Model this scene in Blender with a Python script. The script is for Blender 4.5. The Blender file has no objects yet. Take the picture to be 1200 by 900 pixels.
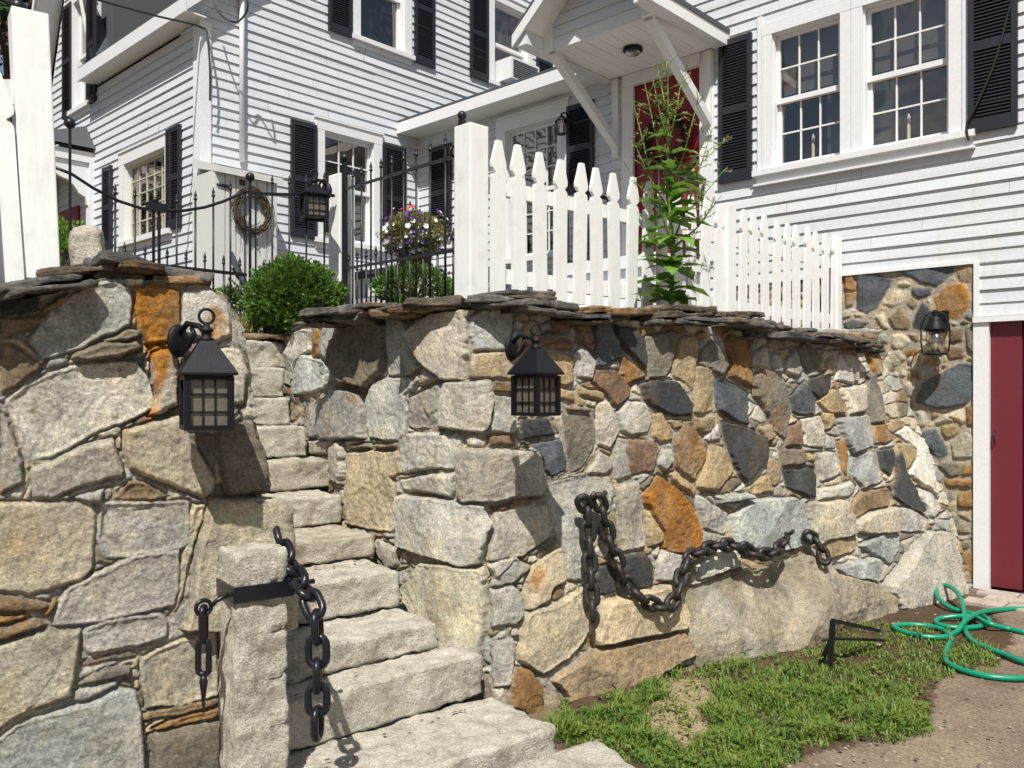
import bpy, math, random
import numpy as np
from mathutils import Vector, Matrix, noise as mn
R = math.radians
random.seed(7)
# ------------------------------------------------------------------ camera, world, sun
# World axes follow the house: +X runs along the front wall of the left wing, +Y along the right facade.
CA, SA = 0.684, 0.729
HC = 1.6
sc = bpy.context.scene
C = sc.collection
cam = bpy.data.cameras.new("camera"); cam.lens = 30.0; cam.sensor_width = 36.0
cam.shift_y = 10.0/1200; cam.clip_end = 600; cam.clip_start = 0.05
co = bpy.data.objects.new("camera", cam); C.objects.link(co)
co.location = (0, 0, HC)
co.rotation_euler = (R(90), 0, math.atan2(0.684, 0.729) - R(90))
sc.camera = co
SUN = Vector((0.55, 0.45, -1.0)).normalized()          # direction the light travels
w = bpy.data.worlds.new("World"); sc.world = w; w.use_nodes = True
nt = w.node_tree
sky = nt.nodes.new("ShaderNodeTexSky"); sky.sky_type = 'NISHITA'; sky.sun_disc = False
sky.sun_elevation = math.asin(-SUN.z); sky.sun_rotation = math.atan2(-SUN.x, -SUN.y)
# scattered fair-weather cloud in the sky
gm = nt.nodes.new("ShaderNodeTexCoord"); cn = nt.nodes.new("ShaderNodeTexNoise"); cn.inputs["Scale"].default_value = 2.6; cn.inputs["Detail"].default_value = 8; cn.inputs["Roughness"].default_value = .62
nt.links.new(gm.outputs["Generated"], cn.inputs["Vector"]); cr = nt.nodes.new("ShaderNodeValToRGB"); cr.color_ramp.elements[0].position = .50; cr.color_ramp.elements[1].position = .66; nt.links.new(cn.outputs[0], cr.inputs[0])
cm = nt.nodes.new("ShaderNodeMix"); cm.data_type = 'RGBA'; nt.links.new(cr.outputs[0], cm.inputs[0]); nt.links.new(sky.outputs[0], cm.inputs[6]); cm.inputs[7].default_value = (9.5, 9.6, 9.8, 1)
nt.links.new(cm.outputs[2], nt.nodes["Background"].inputs[0]); nt.nodes["Background"].inputs[1].default_value = 0.055
sl = bpy.data.lights.new("sun", 'SUN'); sl.energy = 5.0; sl.angle = R(0.5); sl.color = (1.0, 0.965, 0.91)
so = bpy.data.objects.new("sun", sl); C.objects.link(so)
so.rotation_euler = SUN.to_track_quat('-Z', 'Y').to_euler(); so.location = (-6, -5, 12)
sc.view_settings.view_transform = 'Standard'; sc.view_settings.look = 'None'
sc.view_settings.gamma = 1; sc.view_settings.use_curve_mapping = False
sc.view_settings.exposure = 0.42
sc.render.engine = 'CYCLES'
sc.cycles.max_bounces = 6; sc.cycles.transparent_max_bounces = 10

# ------------------------------------------------------------------ survey helpers (photo pixel -> point on a known surface)
def ray(x, y):
    q = (x-600)/1000.0; v = (460-y)/1000.0
    return Vector((CA*q+SA, -SA*q+CA, v))               # per metre of depth
def on_a(x, y, a): d = ray(x, y); t = a/d.x; return Vector((a, d.y*t, HC+d.z*t))
def on_b(x, y, b): d = ray(x, y); t = b/d.y; return Vector((d.x*t, b, HC+d.z*t))
def on_z(x, y, z=0.0): d = ray(x, y); t = (z-HC)/d.z; return Vector((d.x*t, d.y*t, z))
def at(x, y, Y): d = ray(x, y); return Vector((d.x*Y, d.y*Y, HC+d.z*Y))

# ------------------------------------------------------------------ tagging / linking
def tag(o, label, cat, group=None, kind=None):
    o['label'] = label; o['category'] = cat
    if group: o['group'] = group
    if kind: o['kind'] = kind
    return o
def thing(name, label, cat, loc=(0, 0, 0), rz=0.0, group=None):
    o = bpy.data.objects.new(name, None); C.objects.link(o); o.empty_display_size = 0.1
    o.location = loc; o.rotation_euler = (0, 0, rz)
    return tag(o, label, cat, group, 'thing')
def link(name, me, parent=None, inv=True):
    o = bpy.data.objects.new(name, me); C.objects.link(o)
    if parent is not None:
        o.parent = parent
        if inv:                                          # mesh given in world coordinates
            m = Matrix.Identity(4); p = parent; chain = []
            while p: chain.append(p); p = p.parent
            for p in reversed(chain): m = m @ p.matrix_parent_inverse @ p.matrix_basis
            o.matrix_parent_inverse = m.inverted()
    return o

class MB:
    def __init__(s): s.v = []; s.f = []; s.sm = []
    def add(s, vs, fs, smooth=False):
        n = len(s.v); s.v.extend([tuple(p) for p in vs]); s.f.extend([tuple(i+n for i in f) for f in fs]); s.sm.extend([smooth]*len(fs)); return s
    def hexa(s, p):      # 8 pts: bottom 4 ccw then top 4
        return s.add(p, [(3, 2, 1, 0), (4, 5, 6, 7), (0, 1, 5, 4), (1, 2, 6, 5), (2, 3, 7, 6), (3, 0, 4, 7)])
    def box(s, x0, x1, y0, y1, z0, z1):
        return s.hexa([(x0, y0, z0), (x1, y0, z0), (x1, y1, z0), (x0, y1, z0), (x0, y0, z1), (x1, y0, z1), (x1, y1, z1), (x0, y1, z1)])
    def bar(s, p, q, w, h=None, up=(0, 0, 1)):           # rectangular bar between two points
        p = Vector(p); q = Vector(q); h = h or w; d = (q-p).normalized(); up = Vector(up)
        if abs(d.dot(up)) > .97: up = Vector((1, 0, 0))
        r = d.cross(up).normalized(); u = r.cross(d); r = r*w/2; u = u*h/2
        return s.hexa([p-r-u, p+r-u, q+r-u, q-r-u, p-r+u, p+r+u, q+r+u, q-r+u])
    def tube(s, pts, r, n=8, closed=False, cap=True, smooth=True):
        pts = [Vector(p) for p in pts]; m = len(pts); rr = r if isinstance(r, (list, tuple)) else [r]*m
        base = len(s.v); ref = None
        for i, p in enumerate(pts):
            if closed: t = pts[(i+1) % m]-pts[i-1]
            else: t = pts[min(i+1, m-1)]-pts[max(i-1, 0)]
            t.normalize()
            if ref is None:
                ref = Vector((0, 0, 1)) if abs(t.z) < .9 else Vector((1, 0, 0))
            b = t.cross(ref)
            if b.length < 1e-5: b = t.orthogonal()
            b.normalize(); ref = b.cross(t).normalized()
            for k in range(n):
                a = 2*math.pi*k/n; s.v.append(tuple(p+(b*math.cos(a)+ref*math.sin(a))*rr[i]))
        for i in range(m if closed else m-1):
            j = (i+1) % m
            for k in range(n):
                s.f.append((base+i*n+k, base+i*n+(k+1) % n, base+j*n+(k+1) % n, base+j*n+k)); s.sm.append(smooth)
        if cap and not closed:
            s.f.append(tuple(base+k for k in range(n))[::-1]); s.f.append(tuple(base+(m-1)*n+k for k in range(n))); s.sm += [False, False]
        return s
    def lathe(s, prof, c=(0, 0, 0), n=16, axis='z', smooth=True):
        base = len(s.v); c = Vector(c)
        for (r, z) in prof:
            for k in range(n):
                a = 2*math.pi*k/n; x, y = r*math.cos(a), r*math.sin(a)
                s.v.append(tuple(c+(Vector((x, y, z)) if axis == 'z' else Vector((z, x, y)) if axis == 'x' else Vector((x, z, y)))))
        for i in range(len(prof)-1):
            for k in range(n):
                s.f.append((base+i*n+k, base+i*n+(k+1) % n, base+(i+1)*n+(k+1) % n, base+(i+1)*n+k)); s.sm.append(smooth)
        s.f.append(tuple(base+k for k in range(n))[::-1]); s.f.append(tuple(base+(len(prof)-1)*n+k for k in range(n))); s.sm += [False]*2
        return s
    def ball(s, c, r, n=10):
        prof = [(max(1e-4, r*math.sin(math.pi*i/n)), -r*math.cos(math.pi*i/n)) for i in range(n+1)]
        return s.lathe(prof, c, n+2)
    def prism(s, poly, fn, o0, o1):                      # 2D outline, fn(u,v,o)->point
        n = len(poly); vs = [fn(u, v, o0) for u, v in poly]+[fn(u, v, o1) for u, v in poly]
        fs = [tuple(range(n)), tuple(range(2*n-1, n-1, -1))]+[(i, i+n, (i+1) % n+n, (i+1) % n) for i in range(n)]
        return s.add(vs, fs)
    def mesh(s, name, mat):
        me = bpy.data.meshes.new(name); me.from_pydata(s.v, [], s.f)
        me.polygons.foreach_set('use_smooth', s.sm)
        for m in (mat if isinstance(mat, (list, tuple)) else [mat]): me.materials.append(m)
        me.update(); return me
    def build(s, name, mat, parent=None, inv=True): return link(name, s.mesh(name, mat), parent, inv)

def fixn(me):
    import bmesh
    b = bmesh.new(); b.from_mesh(me); bmesh.ops.recalc_face_normals(b, faces=b.faces); b.to_mesh(me); b.free(); me.update()

# ------------------------------------------------------------------ materials
def mat(name, col, rough=.6, metal=0.0, spec=.5):
    m = bpy.data.materials.new(name); m.use_nodes = True
    b = m.node_tree.nodes["Principled BSDF"]
    b.inputs["Base Color"].default_value = (*col, 1); b.inputs["Roughness"].default_value = rough
    b.inputs["Metallic"].default_value = metal; b.inputs["Specular IOR Level"].default_value = spec
    return m
def N(t, typ, **kw):
    n = t.nodes.new(typ)
    for k, v in kw.items():
        if hasattr(n, k): setattr(n, k, v)
    return n
def noise_node(t, scale, detail=4, rough=.6, coord=None, stretch=None):
    n = t.nodes.new("ShaderNodeTexNoise"); n.inputs["Scale"].default_value = scale
    n.inputs["Detail"].default_value = detail; n.inputs["Roughness"].default_value = rough
    tc = t.nodes.new("ShaderNodeTexCoord"); src = tc.outputs["Object"]
    if stretch:
        mp = t.nodes.new("ShaderNodeMapping"); mp.inputs["Scale"].default_value = stretch
        t.links.new(src, mp.inputs[0]); src = mp.outputs[0]
    t.links.new(src, n.inputs["Vector"]); return n
def ramp(t, fac, stops):
    r = t.nodes.new("ShaderNodeValToRGB"); e = r.color_ramp.elements
    e[0].position, e[0].color = stops[0][0], (*stops[0][1], 1)
    e[1].position, e[1].color = stops[-1][0], (*stops[-1][1], 1)
    for p, c in stops[1:-1]:
        x = e.new(p); x.color = (*c, 1)
    t.links.new(fac, r.inputs[0]); return r
def mix(t, fac, a, b, blend='MIX'):
    m = t.nodes.new("ShaderNodeMix"); m.data_type = 'RGBA'; m.blend_type = blend
    for i, s in ((0, fac), (6, a), (7, b)):
        if hasattr(s, 'is_output'): t.links.new(s, m.inputs[i])
        elif i == 0: m.inputs[0].default_value = s
        else: m.inputs[i].default_value = (*s, 1)
    return m.outputs[2]
def bump(t, h, strength, dist, prev=None):
    b = t.nodes.new("ShaderNodeBump"); b.inputs["Strength"].default_value = strength; b.inputs["Distance"].default_value = dist
    t.links.new(h, b.inputs["Height"])
    if prev: t.links.new(prev, b.inputs["Normal"])
    return b.outputs[0]

def paint(name, col, dirt=(.45, .42, .34), amt=.35, rough=.5, scale=3.0, grain=(1, 1, 1), boards=False):
    m = mat(name, col, rough); t = m.node_tree; b = t.nodes["Principled BSDF"]
    n1 = noise_node(t, scale, 6, .65); r1 = ramp(t, n1.outputs[0], [(.5, (0, 0, 0)), (.8, (1, 1, 1))])
    n2 = noise_node(t, 38, 4, .7, stretch=grain); r2 = ramp(t, n2.outputs[0], [(.35, (.86, .86, .86)), (.6, (1, 1, 1))])
    mu = t.nodes.new("ShaderNodeMath"); mu.operation = 'MULTIPLY'; mu.inputs[1].default_value = amt; t.links.new(r1.outputs[0], mu.inputs[0])
    c = mix(t, mu.outputs[0], col, tuple(x*.55+y*.45 for x, y in zip(col, dirt)))
    c = mix(t, .5, c, r2.outputs[0], 'MULTIPLY')
    if boards:                                          # boards weather one by one, grime runs down from the laps
        n3 = noise_node(t, 1.0, 3, .6, stretch=(.22, .22, 9.2)); r3 = ramp(t, n3.outputs[0], [(.3, (.86, .86, .85)), (.5, (1, 1, 1)), (.7, (1.05, 1.05, 1.06))]); c = mix(t, .9, c, r3.outputs[0], 'MULTIPLY')
        n4 = noise_node(t, 5, 6, .75, stretch=(2.2, 2.2, .5)); r4 = ramp(t, n4.outputs[0], [(.56, (1, 1, 1)), (.76, (.78, .76, .70))]); c = mix(t, .7, c, r4.outputs[0], 'MULTIPLY')
    t.links.new(c, b.inputs["Base Color"])
    t.links.new(bump(t, n2.outputs[0], .25, .004), b.inputs["Normal"])
    return m
M = {}
M['siding'] = paint('siding_paint', (.575, .595, .625), amt=.22, rough=.55, scale=1.3, boards=True)
# yellowish runs on the boards of the right facade
M['siding_stained'] = paint('siding_paint_stained', (.575, .59, .61), dirt=(.62, .50, .26), amt=.6, rough=.55, scale=1.7, boards=True)
M['white'] = paint('white_paint', (.70, .70, .70), amt=.22)
M['fence_white'] = paint('fence_paint', (.76, .76, .73), dirt=(.22, .20, .13), amt=.6, scale=9, rough=.62, grain=(1.5, 1.5, .12))
M['soffit'] = paint('soffit_paint', (.78, .78, .74), amt=.25)
M['black_paint'] = paint('shutter_paint', (.012, .013, .020), dirt=(.05, .05, .06), amt=.3, rough=.5)
M['red_door'] = paint('red_paint', (.21, .007, .011), dirt=(.10, .02, .02), amt=.35, rough=.42)
M['barn_red'] = paint('barn_red_paint', (.135, .011, .020), dirt=(.08, .03, .03), amt=.5, rough=.55, scale=4)
M['cream'] = mat('cream_sash', (.46, .45, .33), .5)
M['dark'] = mat('room_dark', (.07, .068, .07), .9)
M['roof'] = paint('asphalt_shingle', (.06, .065, .075), dirt=(.1, .1, .1), amt=.6, rough=.9, scale=12)
M['flower_red'] = mat('petal_red', (.6, .01, .03), .6); M['flower_white'] = mat('petal_white', (.8, .8, .8), .6)
M['flower_purple'] = mat('petal_purple', (.07, .02, .18), .6); M['flower_yellow'] = mat('petal_yellow', (.75, .42, .02), .6)
M['rubber'] = mat('cable_black', (.012, .012, .012), .5)
M['wax'] = mat('candle', (.75, .66, .42), .5)
def iron(name, col=(.013, .013, .016), rough=.42, rust=0.0, bmp=.5, scale=60, metal=.3):
    m = mat(name, col, rough, metal); t = m.node_tree; b = t.nodes["Principled BSDF"]
    n = noise_node(t, scale, 4, .6); t.links.new(bump(t, n.outputs[0], bmp, .003), b.inputs["Normal"])
    n2 = noise_node(t, 14, 5, .7); r = ramp(t, n2.outputs[0], [(.55, (0, 0, 0)), (.72, (1, 1, 1))])
    mu = t.nodes.new("ShaderNodeMath"); mu.operation = 'MULTIPLY'; mu.inputs[1].default_value = rust; t.links.new(r.outputs[0], mu.inputs[0])
    t.links.new(mix(t, mu.outputs[0], col, (.10, .055, .03)), b.inputs["Base Color"])
    return m
M['iron'] = iron('wrought_iron', rough=.4, bmp=.15)
M['lantern'] = iron('hammered_lantern_iron', (.006, .0065, .009), rough=.45, bmp=.6, scale=260, metal=0); M['lantern'].node_tree.nodes['Principled BSDF'].inputs['Specular IOR Level'].default_value = .22
M['chain'] = iron('painted_chain_iron', (.012, .012, .018), .32, 0, .35, 90)
M['chain_rusty'] = iron('weathered_chain_iron', (.022, .02, .02), .5, .7, .8, 90)
def glass(name, tint=.75, rough=.02):
    m = bpy.data.materials.new(name); m.use_nodes = True; t = m.node_tree; t.nodes.clear()
    o = t.nodes.new("ShaderNodeOutputMaterial"); tr = t.nodes.new("ShaderNodeBsdfTransparent"); tr.inputs[0].default_value = (tint, tint, tint, 1)
    g = t.nodes.new("ShaderNodeBsdfGlossy"); g.inputs[0].default_value = (.95, .86, .78, 1); g.inputs["Roughness"].default_value = rough
    lw_ = t.nodes.new("ShaderNodeLayerWeight"); pw = t.nodes.new("ShaderNodeMath"); pw.operation = 'POWER'; pw.inputs[1].default_value = 3.5; t.links.new(lw_.outputs["Facing"], pw.inputs[0])
    f = t.nodes.new("ShaderNodeMath"); f.operation = 'MULTIPLY_ADD'; f.inputs[1].default_value = .8; f.inputs[2].default_value = .20; t.links.new(pw.outputs[0], f.inputs[0])
    wn = noise_node(t, 2.2, 2, .5); t.links.new(bump(t, wn.outputs[0], .35, .02), g.inputs["Normal"])
    mx = t.nodes.new("ShaderNodeMixShader"); t.links.new(f.outputs[0], mx.inputs[0]); t.links.new(tr.outputs[0], mx.inputs[1]); t.links.new(g.outputs[0], mx.inputs[2])
    t.links.new(mx.outputs[0], o.inputs[0]); return m
M['glass'] = glass('window_glass')
M['seedy'] = mat('seeded_lantern_glass', (.27, .25, .185), .2)
t = M['seedy'].node_tree; b = t.nodes["Principled BSDF"]; b.inputs["Transmission Weight"].default_value = .62
n = noise_node(t, 160, 3, .6, stretch=(1, 1, .35)); t.links.new(bump(t, n.outputs[0], .8, .004), b.inputs["Normal"])
M['clear_glass'] = glass('lantern_glass', .8, .05)

def stone_mat(name):
    m = mat(name, (.4, .4, .4), .85); t = m.node_tree; b = t.nodes["Principled BSDF"]
    at_ = t.nodes.new("ShaderNodeAttribute"); at_.attribute_name = 'Col'
    b.inputs["Specular IOR Level"].default_value = .25
    sp = noise_node(t, 95, 4, .8); r1 = ramp(t, sp.outputs[0], [(.33, (.30, .29, .28)), (.45, (.86, .86, .86)), (.56, (1.06, 1.06, 1.05)), (.68, (1.55, 1.53, 1.48))])
    sp2 = noise_node(t, 30, 6, .75); r2 = ramp(t, sp2.outputs[0], [(.3, (.55, .54, .53)), (.5, (1, 1, 1)), (.72, (1.25, 1.22, 1.15))])
    big = noise_node(t, 5, 4, .6); r3 = ramp(t, big.outputs[0], [(.3, (.80, .80, .82)), (.5, (1, 1, 1)), (.7, (1.12, 1.06, .95))])
    c = mix(t, .85, at_.outputs[0], r1.outputs[0], 'MULTIPLY'); c = mix(t, .8, c, r2.outputs[0], 'MULTIPLY'); c = mix(t, 1.0, c, r3.outputs[0], 'MULTIPLY')
    sk = noise_node(t, 17, 6, .7, stretch=(1, 1, .3)); r5 = ramp(t, sk.outputs[0], [(.32, (.62, .60, .58)), (.46, (1, 1, 1)), (.56, (1, 1, 1)), (.70, (1.28, 1.22, 1.10))]); c = mix(t, .8, c, r5.outputs[0], 'MULTIPLY')
    t.links.new(c, b.inputs["Base Color"])
    f = noise_node(t, 42, 8, .78)
    n1 = bump(t, f.outputs[0], .95, .022); n2 = bump(t, sp.outputs[0], .6, .004, n1)
    t.links.new(n2, b.inputs["Normal"]); return m
M['stone'] = stone_mat('field_stone')
def slab_mat(name, c1, c2, c3, lay=1.7):
    m = mat(name, c1, .9); t = m.node_tree; b = t.nodes["Principled BSDF"]; b.inputs["Specular IOR Level"].default_value = .2
    a = noise_node(t, 9, 6, .7, stretch=(1, 1, lay)); r = ramp(t, a.outputs[0], [(.35, c1), (.5, c2), (.65, c3)])
    s = noise_node(t, 120, 3, .7); r2 = ramp(t, s.outputs[0], [(.3, (.4, .39, .38)), (.48, (1, 1, 1)), (.72, (1.45, 1.42, 1.36))])
    t.links.new(mix(t, .8, r.outputs[0], r2.outputs[0], 'MULTIPLY'), b.inputs["Base Color"])
    l = noise_node(t, 7 if lay > 1 else 30, 6, .75, stretch=(3.5, 3.5, 15) if lay > 1 else None); n1 = bump(t, l.outputs[0], .8, .025); t.links.new(bump(t, s.outputs[0], .4, .005, n1), b.inputs["Normal"])
    return m
M['granite'] = slab_mat('granite_slab', (.34, .31, .25), (.50, .465, .385), (.58, .55, .47), 1)
M['granite_warm'] = slab_mat('granite_slab_warm', (.30, .265, .20), (.44, .40, .315), (.52, .48, .395), 1)
M['cap_grey'] = slab_mat('cap_slate_grey', (.05, .048, .043), (.115, .107, .092), (.21, .195, .165))
M['cap_brown'] = slab_mat('cap_slate_brown', (.05, .042, .034), (.12, .097, .07), (.22, .185, .14))
M['cap_rust'] = slab_mat('cap_slate_rust', (.06, .05, .04), (.17, .11, .06), (.25, .205, .15))
M['cap_orange'] = slab_mat('cap_orange', (.11, .08, .05), (.25, .15, .065), (.31, .25, .17))
M['cap_pale'] = slab_mat('cap_pale', (.32, .295, .25), (.42, .39, .34), (.5, .47, .42))
M['cap_dark'] = slab_mat('cap_dark', (.05, .05, .05), (.10, .095, .09), (.2, .18, .16))
def leaf_mat(name, c1, c2, scale=14, trans=.3):
    m = mat(name, c1, .55); t = m.node_tree; b = t.nodes["Principled BSDF"]
    n = noise_node(t, scale, 3, .6); r = ramp(t, n.outputs[0], [(.35, c1), (.65, c2)]); t.links.new(r.outputs[0], b.inputs["Base Color"])
    o = t.nodes["Material Output"]; tl = t.nodes.new("ShaderNodeBsdfTranslucent"); t.links.new(r.outputs[0], tl.inputs[0])
    mx = t.nodes.new("ShaderNodeMixShader"); mx.inputs[0].default_value = trans
    t.links.new(b.outputs[0], mx.inputs[1]); t.links.new(tl.outputs[0], mx.inputs[2]); t.links.new(mx.outputs[0], o.inputs[0]); return m
M['grass'] = leaf_mat('grass_blade', (.05, .128, .013), (.17, .238, .035), 3)
_t = M['grass'].node_tree; _r = [n for n in _t.nodes if n.type == 'VALTORGB'][0]; _e = _r.color_ramp.elements.new(.72); _e.color = (.33, .29, .12, 1); _r.color_ramp.elements[1].position = .58
_n = [n for n in _t.nodes if n.type == 'TEX_NOISE'][0]; _n.inputs['Scale'].default_value = 7; _n.inputs['Detail'].default_value = 9; _n.inputs['Roughness'].default_value = .8
M['arbor'] = leaf_mat('arborvitae', (.045, .125, .014), (.16, .26, .04), 18, .3)
M['weedleaf'] = leaf_mat('weed_leaf', (.09, .21, .02), (.20, .35, .05), 9)
M['weedbud'] = leaf_mat('weed_bud', (.18, .20, .05), (.30, .26, .09), 20)
M['treeleaf'] = leaf_mat('tree_leaf', (.012, .03, .008), (.04, .08, .02), 3)
M['bark'] = mat('bark', (.08, .06, .045), .9)
M['twig'] = mat('twig', (.08, .058, .04), .9)
M['hose'] = mat('green_hose', (.0, .21, .115), .35)
M['brass'] = mat('brass', (.5, .35, .1), .35, .8)
M['chairpaint'] = mat('chair_paint', (.045, .05, .06), .6)

# ------------------------------------------------------------------ field-stone walls
_tab = np.random.RandomState(3).rand(256, 256)
def vn(x, y, s=0):
    x = x+s*17.31; y = y+s*9.77
    xi = np.floor(x).astype(int); yi = np.floor(y).astype(int); fx = x-xi; fy = y-yi
    fx = fx*fx*(3-2*fx); fy = fy*fy*(3-2*fy)
    a = _tab[xi & 255, yi & 255]; b = _tab[(xi+1) & 255, yi & 255]; c = _tab[xi & 255, (yi+1) & 255]; d = _tab[(xi+1) & 255, (yi+1) & 255]
    return (a*(1-fx)+b*fx)*(1-fy)+(c*(1-fx)+d*fx)*fy-.5
def fbm(x, y, s=0, o=4):
    r = 0; a = 1.0
    for i in range(o): r = r+a*vn(x, y, s+i*5); x = x*2.03; y = y*2.03; a *= .5
    return r
REG = {'A': (0, 200, 4), 'B': (300, 200, 4), 'C': (600, 200, 4), 'D': (900, 200, 4), 'E': (0, 400, 4), 'F': (300, 400, 4), 'G': (600, 400, 4), 'H': (900, 400, 4),
       'I': (0, 625, 3.273), 'J': (300, 625, 3.273), 'K': (600, 625, 3.273), 'L': (900, 625, 3.273), 'P': (0, 0, 1)}
PAL = {'g': (.55, .53, .465), 'G': (.445, .435, .395), 'p': (.61, .59, .54), 't': (.54, .48, .36), 'b': (.27, .20, .125), 'o': (.36, .215, .085), 'O': (.42, .19, .035),
       'r': (.23, .155, .105), 's': (.115, .13, .145), 'd': (.062, .067, .068), 'w': (.22, .205, .165), 'P': (.36, .315, .24), 'q': (.375, .305, .215), 'y': (.33, .27, .15), 'n': (.42, .325, .195), 'R': (.50, .20, .018)}
def parse(txt):
    out = []
    for line in txt.strip().splitlines():
        tk = line.split()
        if not tk: continue
        ox, oy, s = REG[tk[0]]; h = None; c = tk[1]
        if '@' in c: c, h = c.split('@'); h = float(h)
        out.append((c, h, np.array([[ox+float(a.split(',')[0])/s, oy+float(a.split(',')[1])/s] for a in tk[2:]])))
    return out
def sdf(poly, px, py):                                   # + inside
    d = np.full(px.shape, 1e9); ins = np.zeros(px.shape, bool); n = len(poly)
    for i in range(n):
        ax, ay = poly[i]; bx, by = poly[(i+1) % n]; ex, ey = bx-ax, by-ay
        t = np.clip(((px-ax)*ex+(py-ay)*ey)/(ex*ex+ey*ey+1e-9), 0, 1)
        d = np.minimum(d, (px-ax-t*ex)**2+(py-ay-t*ey)**2)
        cnd = (ay > py) != (by > py)
        ins ^= cnd & (px < (bx-ax)*(py-ay)/((by-ay) if by != ay else 1e-9)+ax)
    d = np.sqrt(d); return np.where(ins, d, -d)
def stone_wall(name, levels, ztop, zbot, res, stones, stains, fill, mortar, seed, hscale=1.0, joint=1.0, thick=.35, parent=None, mort_depth=.0, crest=None, mlev=.012, back=(0, 1)):
    rs = np.random.RandomState(seed)
    kn = [np.array(p, float) for _, p in levels]; zl = [z for z, _ in levels]
    seg = np.hypot(*(np.diff(kn[len(kn)//2], axis=0).T)); s = np.concatenate([[0], np.cumsum(seg)]); L = s[-1]
    nc = int(L/res)+1; t = np.linspace(0, L, nc); zt = np.interp(t, s, ztop); 
    if crest:
        ca_ = np.array([np.interp(2.0, zl, [np.interp(q, s, k[:, 0]) for k in kn]) for q in t]); cb_ = np.array([np.interp(2.0, zl, [np.interp(q, s, k[:, 1]) for k in kn]) for q in t])
        Yc = np.maximum(SA*ca_+CA*cb_, .5); xc = 600+1000*(CA*ca_-SA*cb_)/Yc
        zt = np.clip(HC+(460-np.interp(xc, crest[0], crest[1]))/1000*Yc, 1.6, 2.12); ztop = list(zt)
    nr = int((max(ztop)-zbot)/res)+1
    zz = zbot+(np.linspace(0, 1, nr)[:, None])*(zt[None, :]-zbot)
    A = np.zeros_like(zz); B = np.zeros_like(zz)
    la = np.array([np.interp(t, s, k[:, 0]) for k in kn]); lb = np.array([np.interp(t, s, k[:, 1]) for k in kn])
    for j in range(nc):
        A[:, j] = np.interp(zz[:, j], zl, la[:, j]); B[:, j] = np.interp(zz[:, j], zl, lb[:, j])
    k = max(1, int(.03/res)); pad = lambda m: np.pad(m, ((0, 0), (k, k)), mode='reflect', reflect_type='odd')
    ta = pad(A); tb = pad(B); ta = ta[:, 2*k:]-ta[:, :-2*k]; tb = tb[:, 2*k:]-tb[:, :-2*k]; ln = np.hypot(ta, tb)+1e-9
    na, nb = tb/ln, -ta/ln
    X = CA*A-SA*B; Y = np.maximum(SA*A+CA*B, .3); px = 600+1000*X/Y; py = 460-1000*(zz-HC)/Y; sc_ = Y/1000
    wx = px+fbm(px/26, py/26, seed)*2.6+fbm(px/6, py/6, seed+3, 2)*1.7; wy = py+fbm(px/26, py/26, seed+11)*2.6+fbm(px/6, py/6, seed+14, 2)*1.7
    best = np.full(px.shape, -60.0); sec = np.full(px.shape, -60.0); lab = np.full(px.shape, -1)
    for i, (c, h, pl) in enumerate(stones):
        x0, y0 = pl.min(0)-20; x1, y1 = pl.max(0)+20
        m = (px > x0) & (px < x1) & (py > y0) & (py < y1)
        if not m.any(): continue
        d = sdf(pl, wx[m], wy[m]); b_ = best[m]; s_ = sec[m]; l_ = lab[m]; win = d > b_
        s_ = np.where(win, b_, np.maximum(s_, d)); l_ = np.where(win, i, l_); b_ = np.where(win, d, b_)
        best[m] = b_; sec[m] = s_; lab[m] = l_
    d = best-np.maximum(sec, 0)-.35*joint
    # small chinking stones wherever nothing was surveyed
    cs = fill[0]; n = len(stones)
    # beyond the surveyed part the stones stay as big as elsewhere
    sf = np.where((px < -35) | (px > 1200), .24, 1.0); wx0, wy0 = wx, wy; wx = wx*sf; wy = wy*sf
    gi = np.floor(wx/cs).astype(int); gj = np.floor(wy/cs).astype(int); f1 = np.full(px.shape, 1e9); f2 = f1.copy(); fl = np.zeros(px.shape, int)
    rj = np.random.RandomState(seed+1).rand(512, 512, 2)
    for di in (-1, 0, 1):
        for dj in (-1, 0, 1):
            ci, cj = (gi+di) & 511, (gj+dj) & 511
            q = np.hypot(wx-(gi+di+rj[ci, cj, 0])*cs, (wy-(gj+dj+rj[ci, cj, 1])*cs)*1.25)
            w1 = q < f1; f2 = np.where(w1, f1, np.minimum(f2, q)); fl = np.where(w1, ci*512+cj, fl); f1 = np.where(w1, q, f1)
    wx, wy = wx0, wy0; df = np.minimum((f2-f1)/2/sf-.6*joint/sf, -best-1.6*joint)
    isf = (best < 0) & (df > 0)
    d = np.where(isf, df, d); label = np.where(best > 0, lab, -1); label = np.where(isf, 1000+fl, label)
    ins = (d > 0) & (label >= 0)
    dm = np.maximum(d, 0)*sc_
    H = np.zeros(px.shape); col = np.zeros(px.shape+(3,)); col[:] = mortar
    col *= (1+.25*fbm(t[None, :]*9+zz*0, zz*9, seed+5))[..., None]
    U = t[None, :]+zz*0
    H += mlev+.02*hscale**2*fbm(U*4, zz*4, seed+44, 3)+.006*fbm(U*18, zz*18, seed+6)
    H -= mort_depth*np.clip(fbm(U*3, zz*3, seed+8)*1.2+.5, 0, 1)
    fn_ = fbm(U*13, zz*13, seed+1)*.005+fbm(U*42, zz*42, seed+2, 4)*.0062
    ridg = np.abs(fbm(U*10, zz*10, seed+21, 3))
    order = np.argsort(label.ravel(), kind='stable'); ls = label.ravel()[order]; cut = np.flatnonzero(np.diff(ls))+1
    fH = H.ravel(); fc = col.reshape(-1, 3); fu = U.ravel(); fz = zz.ravel(); fd = dm.ravel(); ff = fn_.ravel(); fr = ridg.ravel()
    keys = [k_ for k_ in fill[1]]
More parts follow.
